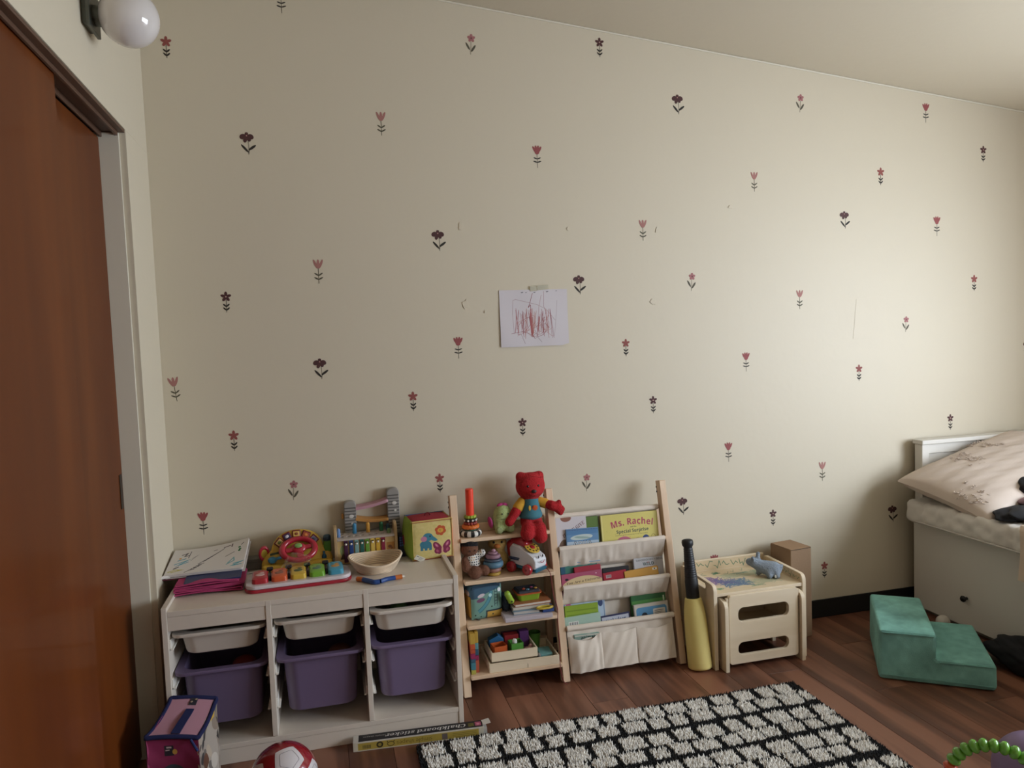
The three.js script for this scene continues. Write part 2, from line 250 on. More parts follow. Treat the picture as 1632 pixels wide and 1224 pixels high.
// ---------------------------------------------------------------- flower decals on the wall
const decalKinds = (() => {
  const q = (s, z = 0) => ext(s, 0.0004 / 0.09, 0, 10).translate(0, 0, z), K = 0.00015 / 0.09, line = (x0, y0, x1, y1, w) => { const dx = x1 - x0, dy = y1 - y0, l = Math.hypot(dx, dy), nx = -dy / l * w / 2, ny = dx / l * w / 2; return q(outline([[x0 + nx, y0 + ny], [x0 - nx, y0 - ny], [x1 - nx, y1 - ny], [x1 + nx, y1 + ny]])); };
  const chev = (y, L = 0.17, w = 0.038, a = 0.75) => [-1, 1].map(s => q(ell(s * L / 2 * Math.cos(a) * 1.15, y + L / 2 * Math.sin(a), L / 2 + 0.02, w, s > 0 ? a : PI - a)));
  const petals = (n, cx, cy, d, rx, ry, a0) => Array.from({ length: n }, (_, i) => { const a = a0 + i * 2 * PI / n; return q(ell(cx + d * Math.cos(a), cy + d * Math.sin(a), rx, ry, a), K * (i % 3)); });
  const five = () => [...petals(5, 0, 0.25, 0.135, 0.115, 0.068, PI / 2), q(ell(0, 0.25, 0.11, 0.11), K * 3)];
  const stem5 = [line(0, 0.1, 0, -0.5, 0.026), ...chev(-0.22), ...chev(-0.39)];
  const tul3 = [q(ell(0, 0.32, 0.055, 0.17)), q(ell(-0.115, 0.31, 0.05, 0.19, PI / 2 + 0.38 - PI / 2 + 0), K), q(ell(0.115, 0.31, 0.05, 0.19, -0.38), K), q(outline([[-0.12, 0.3], [-0.06, 0.12], [0.06, 0.12], [0.12, 0.3], [0, 0.34]]), K * 2)];
  const tul4 = [-0.52, -0.17, 0.17, 0.52].map((a, i) => q(ell(Math.sin(a) * 0.24, 0.14 + Math.cos(a) * 0.2, 0.055, 0.17, -a), K * (i % 2))).concat([q(ell(0, 0.2, 0.11, 0.1), K * 2)]);
  const stemT = [line(0, 0.12, 0, -0.5, 0.024), ...chev(-0.17, 0.17, 0.03, 0.6), ...chev(-0.33, 0.17, 0.03, 0.5)];
  const stemR = [line(0, 0.12, 0, -0.5, 0.02), ...chev(-0.1, 0.15, 0.028, 0.35), ...chev(-0.25, 0.17, 0.03, 0.3)];
  const pansy = [q(ell(0, 0.42, 0.075, 0.06)), q(ell(-0.17, 0.28, 0.14, 0.115, 0.5), K), q(ell(0.17, 0.28, 0.14, 0.115, -0.5), K), q(ell(-0.06, 0.16, 0.085, 0.15, -0.25), K * 2), q(ell(0.1, 0.17, 0.08, 0.11, 0.3), K * 2), q(ell(0, 0.3, 0.12, 0.11), K * 3)];
  const stemP = [line(0.06, 0.15, 0.08, -0.34, 0.018), line(0.08, -0.3, 0.06, -0.5, 0.026), q(ell(-0.1, -0.24, 0.05, 0.23, 0.72)), q(ell(0.22, -0.2, 0.055, 0.2, -0.95))];
  const small = [...petals(5, 0.04, 0.29, 0.12, 0.085, 0.07, 0.3), q(ell(0.04, 0.29, 0.08, 0.08), K * 3)];
  const stemK = [line(0.02, 0.12, -0.02, -0.5, 0.02), q(ell(-0.15, -0.1, 0.05, 0.2, 0.5)), q(ell(0.13, -0.2, 0.055, 0.2, -0.6))];
  return {
    F: ['terracotta red five petal flower decal with paired dark leaves', five(), '#8c4a44', stem5, '#2b251f', null],
    G: ['dark burgundy five petal flower decal with pale centre', five(), '#4a2526', stem5, '#2b251f', q(ell(0, 0.25, 0.035, 0.035), K * 7)],
    T: ['dusty pink three petal tulip decal with olive leaves', tul3, '#a5716a', stemT, '#55503f', null],
    R: ['rose red tulip decal with small curved leaves', tul4, '#924a4a', stemR, '#2f2a25', null],
    P: ['dark maroon pansy decal with two broad leaves', pansy, '#4b2a2a', stemP, '#28231d', q(ell(0, 0.32, 0.03, 0.03), K * 7)],
    K: ['small pink daisy decal on a slim stem with two leaves', small, '#a3696a', stemK, '#575142', q(ell(0.04, 0.29, 0.035, 0.035), K * 7)],
  };
})();
{
  const dots = { G: '#c9a79a', P: '#b08078', K: '#5a3a38' };
  const geo = {}; for (const k in decalKinds) { const d = decalKinds[k]; geo[k] = [merge(d[1]), merge(d[3]), d[5]]; }
  const list = { F: [[265, 57.6, 92.6], [1403.5, 267, 295], [997.5, 540, 567.5], [1552.5, 438, 464], [1369, 581, 607], [373, 686, 718.5], [658.5, 624, 655], [701, 754.6, 784.6], [1314, 895, 921]],
    G: [[955.5, 60, 91], [1567, 232.5, 258.4], [360.5, 464.6, 498], [1514.5, 660, 685], [833, 666, 695], [1041, 631, 658.5], [1232, 812, 838]],
    T: [[607.5, 178, 216], [1202, 273.7, 305.4], [507.5, 413, 452], [278.5, 600.6, 639.8, 0.12], [1024.5, 350, 383.5], [1274.5, 462, 492.5], [1310.5, 735.6, 766.5]],
    R: [[448, -18, 21], [856, 232, 267.6], [1475.5, 164.6, 195.5], [1493, 345, 376], [730.5, 537, 571.5], [1189, 561.6, 592], [324, 816, 852], [1161, 705, 736], [1138.5, 884, 915]],
    P: [[393.5, 210, 246], [1079.5, 150, 182], [1345.5, 336, 364], [510, 570.7, 604], [698, 366, 399.4], [922.5, 438, 469], [1638, 541, 571], [1087.5, 792, 820.5], [1422, 805, 831.5]],
    K: [[750, 54, 87], [1275, 150, 179], [1102, 434.7, 463.4], [1443.5, 504, 529], [467.5, 765.5, 797], [934.5, 755, 783]] };
  const where = { F2: 'terracotta red five petal decal low beside the taped drawing', F7: 'terracotta red five petal decal above the soft activity cube', G0: 'dark burgundy five petal decal close under the sloping ceiling, tulip below it', G4: 'dark burgundy five petal decal above the red plush bear', G6: 'dark burgundy five petal decal above the tall cardboard box', R4: 'rose red tulip decal level with the foot of the taped drawing', R2: 'rose red tulip decal close under the low end of the ceiling', K0: 'small pink daisy decal close under the sloping ceiling', K4: 'small pink daisy decal above the toy steering wheel', K5: 'small pink daisy decal above the top book sling', T6: 'dusty pink tulip decal between the cardboard box and the headboard', P4: 'dark maroon pansy decal beside a pale filled patch of paint', 'R8': 'rose red tulip decal half hidden behind the scribbled toddler table', 'P8': 'dark maroon pansy decal in the shadow beside the bed mattress', 'G3': 'dark burgundy five petal decal just above the white headboard', 'F0': 'terracotta red five petal decal next to the globe lamp', 'F8': 'terracotta red five petal decal right of the tall cardboard box', 'P5': 'dark maroon pansy decal at the corner of the taped drawing', 'P7': 'dark maroon pansy decal beside the tall post of the book rack', 'R6': 'rose red tulip decal above the pad of drawings' , 'T3': 'dusty pink three petal tulip decal touching the corner by the closet' };
  for (const k in list) list[k].forEach(([u, v0, v1, rot = 0], i) => {
    const a = onWall(u, v0), b = onWall(u, v1), H = a.y - b.y, own = where[k + i];
    const t = thing('flower_decal', own || decalKinds[k][0], 'decal', [(a.x + b.x) / 2, (a.y + b.y) / 2, 0.0002], 0, own ? undefined : ({ F: 'terracotta flower', G: 'burgundy flower', T: 'pink tulip', R: 'red tulip', P: 'maroon pansy', K: 'pink daisy' })[k] + ' decals scattered on the wall');
    t.rotation.z = rot; t.scale.set(H, H, 0.09);
    mesh('blossom', geo[k][0], mat(decalKinds[k][2], 0.7), t); mesh('stem_and_leaves', geo[k][1], mat(decalKinds[k][4], 0.7), t);
    if (geo[k][2]) mesh('flower_centre', geo[k][2], mat(dots[k], 0.7), t);
  });
  // old tape marks and torn paint
  const chip = (u, v, w, h, lab) => { const p = onWall(u, v), n = 14, s = []; for (let i = 0; i < n; i++) { const a = i / n * 2 * PI, r = rr(0.55, 1); s.push([Math.cos(a) * w / 2 * r, Math.sin(a) * h / 2 * r]); } const o = mesh('wall_patch', ext(outline(s), 0.0012, 0.0005).translate(0, 0, 0.0006), wallPaint); o.position.set(p.x, p.y, 0); tag(o, lab, 'wall patch'); };
  chip(734, 361, 0.022, 0.04, 'filled patch of wall paint above the drawing, beside the upper pansy decal'); chip(742, 485, 0.035, 0.045, 'rough paint patch on the wall just left of the taped drawing');
  chip(1047, 367, 0.02, 0.03, 'small paint patch next to the dusty pink tulip decal'); chip(1041, 481, 0.035, 0.035, 'rough paint patch on the wall well right of the taped drawing');
  chip(905, 365, 0.016, 0.018, 'tiny paint blob on the wall above the taped drawing'); chip(1164, 330, 0.03, 0.02, 'flat smear of filler on the upper wall'); chip(773, 497, 0.01, 0.014, 'tiny filler dot close beside the taped drawing');
  const sk = ext(outline([[0, 0.19], [0.16, 0.2], [0.17, 0.0], [-0.02, 0]]), 0.0006, 0.0003); const p = onWall(1365, 520); const o = mesh('wall_patch', sk, wallPaint); o.position.set(p.x, p.y - 0.06, 0); tag(o, 'large rectangular repaired patch on the bright part of the wall', 'wall patch');
}

// ---------------------------------------------------------------- child's drawing taped to the wall
{
  const a = onWall(795, 464), b = onWall(906, 549), w = b.x - a.x, h = a.y - b.y + 0.004;
  const tex = canvasTex(768, 600, (g, W, H) => {
    g.fillStyle = '#cfc8cc'; g.fillRect(0, 0, W, H); g.lineCap = g.lineJoin = 'round';
    seed = 99; const st = (pts, c, lw) => { g.strokeStyle = c; g.lineWidth = lw; g.beginPath(); pts.forEach((p, i) => i ? g.lineTo(p[0], p[1]) : g.moveTo(p[0], p[1])); g.stroke(); };
    const R = ['#9b5355', '#8b4548', '#a56a66', '#84494f', '#b07a6c'];
    st([[150, 460], [140, 250], [150, 110], [180, 100], [420, 160], [520, 210], [620, 330]], '#9a7378', 3);
    for (let k = 0; k < 9; k++) { const x = 190 + k * 48; const pts = []; for (let i = 0; i < 7; i++) pts.push([x + rr(-28, 28), i % 2 ? rr(420, 520) : rr(180, 300)]); st(pts, R[k % 5], 3.4); }
    for (let k = 0; k < 6; k++) { const pts = []; for (let i = 0; i < 20; i++) { const t = i / 19 * 7 + k; pts.push([200 + i * 19 + 28 * Math.cos(t * 2.1), 330 + k * 22 + 60 * Math.sin(t * 1.7)]); } st(pts, R[(k + 2) % 5], 2.6); }
    st([[370, 40], [335, 150], [318, 190], [345, 160], [352, 300], [350, 470], [385, 520]], '#7f3c40', 5); for (let k = 0; k < 12; k++) st([[340 + rr(-8, 16), 200 + rr(0, 60)], [352 + rr(-10, 14), 470 + rr(-20, 30)]], '#a85f5e', 5);
    st([[500, 20], [495, 180], [515, 240], [470, 400]], '#8d5a5e', 3); st([[470, 60], [440, 180], [425, 330], [430, 460]], '#93585c', 3); st([[650, 120], [620, 400], [600, 500]], '#a08a92', 3);
    st([[120, 460], [250, 440], [330, 470], [360, 500], [385, 470]], '#84494f', 3); st([[385, 430], [420, 500], [480, 480], [510, 440]], '#84494f', 3.5); st([[230, 470], [270, 570]], '#8f7a80', 4); st([[410, 500], [460, 560]], '#8f7a80', 4);
    g.fillStyle = '#6d6a70'; for (const [x, y, r] of [[255, 28, 9], [300, 30, 6], [395, 30, 8], [540, 24, 9], [645, 18, 6]]) { g.beginPath(); g.ellipse(x, y, r * 1.6, r * 0.6, -0.2, 0, 7); g.fill(); }
  });
  const t = thing('wall_drawing', 'white paper with red crayon scribbles taped to the wall', 'drawing', [a.x + w / 2, b.y + h / 2 - 0.001, 0.001]);
  const f = (u, v) => [(u - 0.5) * w, (v - 0.5) * h + (u > 0.9 ? (u - 0.9) * 0.08 * (1 - v) : 0), 0.002 + 0.004 * Math.pow(1 - v, 2) * (0.5 + u) + 0.007 * Math.pow(Math.max(0, u + (1 - v) - 1.5), 2) + 0.001 * Math.sin(u * 9 + v * 4)];
  const [front, back, rim] = slab(20, 16, 0.0003, f);
  mesh('paper_front', front, mat('#ffffff', 0.8, { map: tex }), t); mesh('paper_back', [back, rim], mat('#cfc8cc', 0.8), t);
  const tapeM = mat('#e9e6d8', 0.15, { transmission: 0.6, thickness: 0 });
  mesh('tape_strip', at(box(0.03, 0.022, 0.0006), 0.0, h / 2 + 0.004, 0.0045, 0, 0, 0.05), tapeM, t); mesh('tape_strip', at(box(0.05, 0.02, 0.0006), 0.042, h / 2 + 0.008, 0.0045, 0, 0, 0.07), tapeM, t);
}

// ---------------------------------------------------------------- white storage frame with six bins
const TOPY = 0.547;
{
  const white = mat('#d8cdc0', 0.45), x0 = 0.0357, x1 = 1.0257, z1 = 0.4536, zb = 0.014, th = 0.0175;
  const t = thing('storage_frame', 'low white toy storage frame with three columns of sliding bins', 'storage frame', [x0, 0, 0]);
  const W = x1 - x0, c1 = 0.3265, c2 = 0.6525;
  for (const x of [0, W - th]) mesh('side_panel', bx(x, x + th, 0, 0.56, zb, z1, 0.0015), white, t);
  for (const x of [c1, c2]) mesh('divider', bx(x, x + th, 0.072, 0.56 - 0.014, zb, z1 - 0.0005, 0.0015), white, t);
  mesh('top_board', bx(th, W - th, 0.529, TOPY, zb, z1 - 0.001, 0.0015), white, t);
  const cols = [[th, c1], [c1 + th, c2], [c2 + th, W - th]];
  for (const [a, b] of cols) mesh('front_rail', bx(a, b, 0.481, 0.5285, z1 - 0.019, z1 - 0.003, 0.0015), white, t);
  mesh('bottom_board', bx(th, W - th, 0.054, 0.071, zb, z1 - 0.001, 0.0015), white, t);
  mesh('plinth', bx(th, W - th, 0.0, 0.0535, z1 - 0.02, z1 - 0.003, 0.0015), white, t);
  mesh('back_panel', bx(th, W - th, 0.002, 0.529, zb, zb + 0.004, 0.0005), white, t);
  const run = mat('#e6e1d8', 0.4);
  for (const [a, b] of cols) for (const y of [0.435, 0.303, 0.185]) for (const s of [0, 1]) { const x = s ? b - 0.012 : a; mesh('runner', [bx(x, x + 0.012, y - 0.022, y - 0.016, 0.03, z1 - 0.012, 0.001), bx(s ? b - 0.0045 : a, s ? b : a + 0.0045, y - 0.022, y + 0.012, 0.03, z1 - 0.012, 0.001)], run, t); }
  for (let i = 0; i < 2; i++) { const g = []; for (let k = 0; k < 6; k++) g.push(at(cyl(0.0025, 0.0025, 0.001, 8), i ? 0.4 : 0.1, 0.1 + k * 0.04, 0.4)); }
  // bins
  const bin = (name, label, group, ci, y0, y1, bw, color, dz) => {
    const [a, b] = cols[ci], cx = x0 + (a + b) / 2, lw = b - a - 0.006, d = 0.405, zc = z1 - 0.012 - d / 2 + dz;
    const o = thing(name, label, 'bin', [cx, y0, zc], 0, group), h = y1 - y0, lip = 0.011, m = mat(color, 0.42), R = 0.045, r2 = 0.05, tw = bw + 0.022;
    mesh('tub', loftRR([{ w: bw - 0.02, d: d - 0.09, r: R - 0.01, y: 0 }, { w: bw - 0.004, d: d - 0.074, r: R, y: 0.004 }, { w: bw, d: d - 0.07, r: R, y: 0.01 }, { w: tw, d: d - 0.045, r: r2, y: h - lip }, { w: tw, d: d - 0.045, r: r2, y: h - 0.001 }, { w: tw - 0.006, d: d - 0.051, r: r2 - 0.003, y: h - 0.001 }, { w: bw - 0.006, d: d - 0.076, r: R - 0.003, y: 0.012 }, { w: bw - 0.02, d: d - 0.09, r: R - 0.01, y: 0.005 }]), m, o);
    mesh('rim', loftRR([{ w: tw, d: d - 0.045, r: r2, y: h - lip }, { w: lw - 0.001, d: d - 0.002, r: 0.035, y: h - lip }, { w: lw, d, r: 0.036, y: h - lip + 0.002 }, { w: lw, d, r: 0.036, y: h - 0.002 }, { w: lw - 0.003, d: d - 0.003, r: 0.035, y: h }, { w: tw - 0.004, d: d - 0.049, r: r2 - 0.002, y: h }, { w: tw - 0.006, d: d - 0.051, r: r2 - 0.003, y: h - 0.004 }], false, false), m, o);
    return o;
  };
  bin('shallow_bin', 'shallow white plastic bin in the column nearest the closet', 'shallow white bins', 0, 0.376, 0.461, 0.235, '#d2c9be', 0); bin('shallow_bin', 'shallow white plastic bin in the middle column', 'shallow white bins', 1, 0.378, 0.463, 0.235, '#cfc5b8', 0.002); bin('shallow_bin', 'shallow white plastic bin pulled slightly out, next to the wooden rack', 'shallow white bins', 2, 0.379, 0.464, 0.245, '#d4cbc0', 0.026);
  bin('deep_bin', 'deep purple plastic bin behind the pink lunch bag', 'deep purple bins', 0, 0.121, 0.327, 0.236, '#6f607f', -0.004); bin('deep_bin', 'deep purple plastic bin in the middle column', 'deep purple bins', 1, 0.122, 0.328, 0.236, '#6f607f', -0.002); bin('deep_bin', 'deep purple plastic bin in the column next to the wooden rack', 'deep purple bins', 2, 0.123, 0.33, 0.236, '#746585', 0);
  // toys that show dimly through the gaps
  const lump = (name, lab, x, y, z, c, r, s) => { const o = mesh(name, ball(r, s[0], s[1], s[2], 16), mat(c, 0.6)); o.position.set(x, y, z); tag(o, lab, 'toy'); };
  lump('toy_ball', 'small green toy in the shallow bin next to the rack', 0.82, 0.418, 0.33, '#54703d', 0.035, [1, 0.85, 1]); lump('toy_ball', 'grey rounded toy in the shallow bin next to the rack', 0.92, 0.415, 0.34, '#7d7f83', 0.035, [1.1, 0.8, 0.9]); lump('toy_ball', 'dark toy in the middle shallow bin', 0.5, 0.41, 0.33, '#2f3430', 0.034, [1.4, 0.7, 1]);
  lump('toy_ball', 'red toy poking up in the deep bin behind the lunch bag', 0.27, 0.285, 0.31, '#7c2b25', 0.035, [1.2, 0.8, 1]); lump('toy_ball', 'brown toy in the middle deep bin', 0.6, 0.285, 0.32, '#5a3426', 0.036, [1.2, 0.8, 1]);
}

// ---------------------------------------------------------------- on top of the storage frame
{ // folded pink cloth: one long layer folded to and fro
  const pts = []; const Lx = 0.225; const layers = 6; let y = 0.004;
  for (let k = 0; k < layers; k++) { for (let i = 0; i <= 10; i++) { const u = k % 2 ? 1 - i / 10 : i / 10; pts.push([0.01 + u * (Lx - 0.012 * ((k * 7) % 3)) + (k % 2 ? 0.006 : 0), y + 0.0022 * Math.sin(u * 5 + k) + 0.0022]); } y += 0.0068; }
  const curve = new THREE.CatmullRomCurve3(pts.map(p => V3(p[0], p[1], 0))), N = 160, L = [], R = [];
  for (let i = 0; i <= N; i++) { const p = curve.getPoint(i / N), d = curve.getTangent(i / N); L.push([p.x - d.y * 0.0021, p.y + d.x * 0.0021]); R.push([p.x + d.y * 0.0021, p.y - d.x * 0.0021]); }
  const g = ext(outline(L.concat(R.reverse())), 0.17, 0.0006, 4).translate(0, 0, -0.17);
  const o = mesh('folded_cloth', uvm(warp(g, v => { v.y += 0.002 * Math.sin(v.z * 30 + v.x * 14); v.x += 0.003 * Math.sin(v.z * 20); })), fabric('#b03a6b')); o.position.set(0.042, TOPY + 0.002, 0.315); o.rotation.y = 0.03;
  tag(o, 'folded bright pink felt cloth under the pad of drawings', 'cloth');
  const bk = mesh('picture_book', box(0.19, 0.006, 0.14), mat('#26305c', 0.5)); bk.position.set(0.175, TOPY + 0.0475, 0.235); bk.rotation.set(0.05, 0.04, 0.02); tag(bk, 'thin navy blue picture book between the drawings and the pink cloth', 'book');
  // pad of paper
  const tex = canvasTex(768, 480, (c, W, H) => {
    c.fillStyle = '#d3ccc6'; c.fillRect(0, 0, W, H); c.lineCap = 'round'; const ln = (pts, col, w) => { c.strokeStyle = col; c.lineWidth = w * 1.5; c.beginPath(); pts.forEach((p, i) => i ? c.lineTo(...p) : c.moveTo(...p)); c.stroke(); };
    ln([[80, 230], [150, 200]], '#4f8fa0', 9); ln([[60, 300], [180, 235], [100, 320], [190, 270]], '#4f97ab', 8); ln([[100, 120], [150, 90], [130, 150], [170, 140]], '#3a3436', 8); ln([[180, 60], [175, 190]], '#6a6468', 6); c.fillStyle = '#d8923c'; c.beginPath(); c.arc(95, 190, 13, 0, 7); c.fill(); ln([[70, 380], [110, 350]], '#2d282c', 9); ln([[30, 430], [90, 400], [150, 410], [60, 440]], '#b9b06a', 10);
    for (let k = 0; k < 7; k++) { ln([[330 + k * 26, 300 - k * 26], [370 + k * 26, 280 - k * 30]], '#3b3136', 6); } ln([[300, 330], [480, 150]], '#3b3136', 5); for (let k = 0; k < 5; k++) ln([[225 + k * 20, 430 - k * 22], [275 + k * 20, 420 - k * 24]], '#3b3136', 6); ln([[190, 460], [330, 350]], '#3b3136', 5);
    ln([[210, 250], [260, 160], [215, 210]], '#8a8482', 4); ln([[420, 110], [450, 100]], '#3b3136', 6); ln([[520, 80], [580, 60]], '#4a2f35', 9); ln([[600, 40], [600, 90]], '#4a2f35', 8); ln([[560, 260], [640, 200]], '#3b3136', 5);
    c.fillStyle = '#2d6b3e'; for (const [x, y] of [[685, 130], [695, 165], [690, 190]]) { c.beginPath(); c.arc(x, y, 14, 0, 7); c.fill(); } ln([[600, 380], [650, 300], [660, 350], [590, 400]], '#6fa0a6', 8); ln([[660, 400], [740, 380], [650, 430], [740, 420]], '#3f9aa8', 7); ln([[700, 90], [720, 60]], '#3b3136', 6);
  });
  const t = thing('drawing_pad', 'curling stack of white paper with coloured marker drawings', 'paper', [0.146, TOPY + 0.052, 0.14]);
  const f = (dy, du) => (u, v) => { const w = 1 - v; return [(u - 0.5) * 0.268 + du + 0.012 * w * 0 - 0.006 * w, 0.012 + v * 0.026 + dy + 0.016 * Math.pow(Math.abs(u - 0.35), 2) * 2.2 * v + 0.012 * u * v - 0.006 * w * w, 0.09 - v * 0.2]; };
  const [fr, ba, ri] = slab(20, 14, 0.009, f(0.003, 0)); mesh('top_sheet', fr, mat('#ffffff', 0.85, { map: tex }), t); mesh('paper_block', [ba, ri], mat('#d0c9c3', 0.85), t);
  mesh('lower_sheets', slabM(16, 12, 0.0015, f(-0.010, 0.006)), mat('#c9c1bd', 0.85), t); mesh('cover_sheet', slabM(16, 12, 0.001, f(-0.0145, -0.007)), mat('#7c3546', 0.8), t);
  mesh('rolled_corner', at(cyl(0.006, 0.006, 0.03, 12), -0.135, 0.002, 0.088, 0, 0.4, PI / 2), mat('#d8d2ce', 0.8), t);
  // grey box and white cable
  const gb = thing('adapter_box', 'flat grey plastic box against the wall behind the drawings', 'box', [0.3, TOPY, 0.045]); mesh('housing', soft(0.07, 0.046, 0.05, 0.006).translate(0, 0.023, 0), mat('#77736b', 0.5), gb); mesh('lid_seam', bx(-0.034, 0.034, 0.03, 0.032, 0.0245, 0.026), mat('#5b5851', 0.6), gb);
  const cb = mesh('white_cable', tube([[0.26, 0.004, 0.11], [0.28, 0.004, 0.115], [0.3, 0.004, 0.105], [0.318, 0.004, 0.09]], 0.0035, 40), mat('#c9c5bb', 0.5)); cb.position.y = TOPY; tag(cb, 'short white cable lying by the grey plastic box', 'cable');
}
{ // steering wheel toy
  const t = thing('steering_wheel_toy', 'yellow toy dashboard with red steering wheel and picture buttons', 'toy', [0.46, TOPY, 0.095], 0.02);
  const yel = mat('#c9a43a', 0.4), red = mat('#a81d33', 0.3, { clearcoat: 0.5 }), dred = mat('#6d1a22', 0.4), blu = mat('#3d88ab', 0.35);
  const s = new THREE.Shape(); s.moveTo(-0.133, 0); s.lineTo(0.133, 0); s.quadraticCurveTo(0.135, 0.03, 0.118, 0.055); s.lineTo(0.098, 0.07); s.quadraticCurveTo(0.088, 0.138, 0.0, 0.141); s.quadraticCurveTo(-0.082, 0.138, -0.096, 0.07); s.lineTo(-0.118, 0.05); s.quadraticCurveTo(-0.135, 0.03, -0.133, 0);
  mesh('dashboard', at(ext(s, 0.03, 0.008, 16), 0, 0.001, -0.012, -0.32), yel, t);
  mesh('base', soft(0.264, 0.03, 0.09, 0.012).translate(0, 0.0155, 0.0), yel, t);
  const P = (x, y, z = 0.029) => { const a = -0.32; return [x, 0.001 + y * Math.cos(a) - z * Math.sin(a), -0.012 + y * Math.sin(a) + z * Math.cos(a)]; };
  const cols = ['#c9a86a', '#3d3358', '#d9b25e', '#a85238', '#6d6f86'], pic = ['#6b7a3a', '#d8d2d6', '#8a4a2a', '#d6803f', '#3c4a68'];
  for (let i = 0; i < 5; i++) { const a = PI / 2 + (2 - i) * 0.42, p = P(Math.cos(a) * 0.086, 0.04 + Math.sin(a) * 0.082, 0.0395), b = mesh('picture_button', soft(0.032, 0.03, 0.008, 0.0038, 2), dred, t); b.position.set(...p); b.rotation.set(-0.32, 0, a - PI / 2, 'XZY'); mesh('button_face', soft(0.024, 0.02, 0.004, 0.0018, 2).translate(0, 0, 0.0035), mat(cols[i], 0.4), b); mesh('button_picture', ball(0.007, 1, 0.8, 0.3).translate(0, 0, 0.0055), mat(pic[i], 0.5), b); }
  const w = new THREE.Group(); w.name = 'steering_wheel'; w.position.set(...P(0.006, 0.060, 0.070)); w.rotation.x = -0.85; t.add(w);
  mesh('wheel_rim', new THREE.TorusGeometry(0.056, 0.0115, 14, 48).scale(1.08, 0.85, 1), red, w);
  mesh('wheel_spokes', [at(soft(0.1, 0.018, 0.012, 0.005), 0, 0.004, 0, 0, 0, 0.12), at(soft(0.026, 0.05, 0.012, 0.005), 0.006, -0.025, 0, 0, 0, 0.15), at(ball(0.027, 1.1, 0.85, 0.5), 0, 0.005, 0)], red, w);
  mesh('horn_button', at(ball(0.0155, 1, 0.72, 0.5), 0.0, 0.008, 0.012), mat('#7fa85c', 0.35), w); mesh('horn_ring', at(new THREE.TorusGeometry(0.0155, 0.002, 8, 28).scale(1, 0.75, 1), 0, 0.008, 0.013), mat('#8c1a2b', 0.35), w);
  const m = new THREE.Group(); m.name = 'side_mirror'; m.position.set(-0.122, 0.068, 0.0); m.rotation.y = 0.3; t.add(m); mesh('mirror_frame', new THREE.TorusGeometry(0.02, 0.0065, 10, 24).scale(0.8, 1.15, 1), red, m); mesh('mirror_face', ball(0.018, 0.8, 1.2, 0.2), mat('#b9a63f', 0.25), m); mesh('mirror_arm', tube([[0.01, -0.01, 0], [0.03, -0.03, 0.0]], 0.006, 8), red, m);
  mesh('turn_lever', [tube([P(-0.085, 0.032, 0.05), P(-0.06, 0.038, 0.048), P(-0.035, 0.042, 0.045)], 0.0055, 12), at(ball(0.013, 1.3, 1, 1), ...P(-0.092, 0.031, 0.05))], blu, t);
  mesh('decal_strip', at(soft(0.035, 0.008, 0.003, 0.0012, 1), ...P(-0.083, 0.055, 0.0395), -0.32, 0, 0.15), mat('#3f4a32', 0.5), t);
  mesh('gear_lever', [at(soft(0.03, 0.056, 0.02, 0.009), 0.114, 0.075, 0.0)], mat('#4f8a34', 0.3), t); mesh('gear_lever_cap', [at(soft(0.03, 0.03, 0.022, 0.01), 0.114, 0.103, 0.0), at(ball(0.01, 1, 0.9, 0.6), 0.114, 0.104, 0.011)], mat('#1f3f52', 0.35), t);
  mesh('ignition_key', [at(cyl(0.003, 0.012, 0.02, 14), ...P(0.1, 0.03, 0.04), 0.5), at(ball(0.005), ...P(0.1, 0.041, 0.042))], mat('#1f5a78', 0.35), t);
}
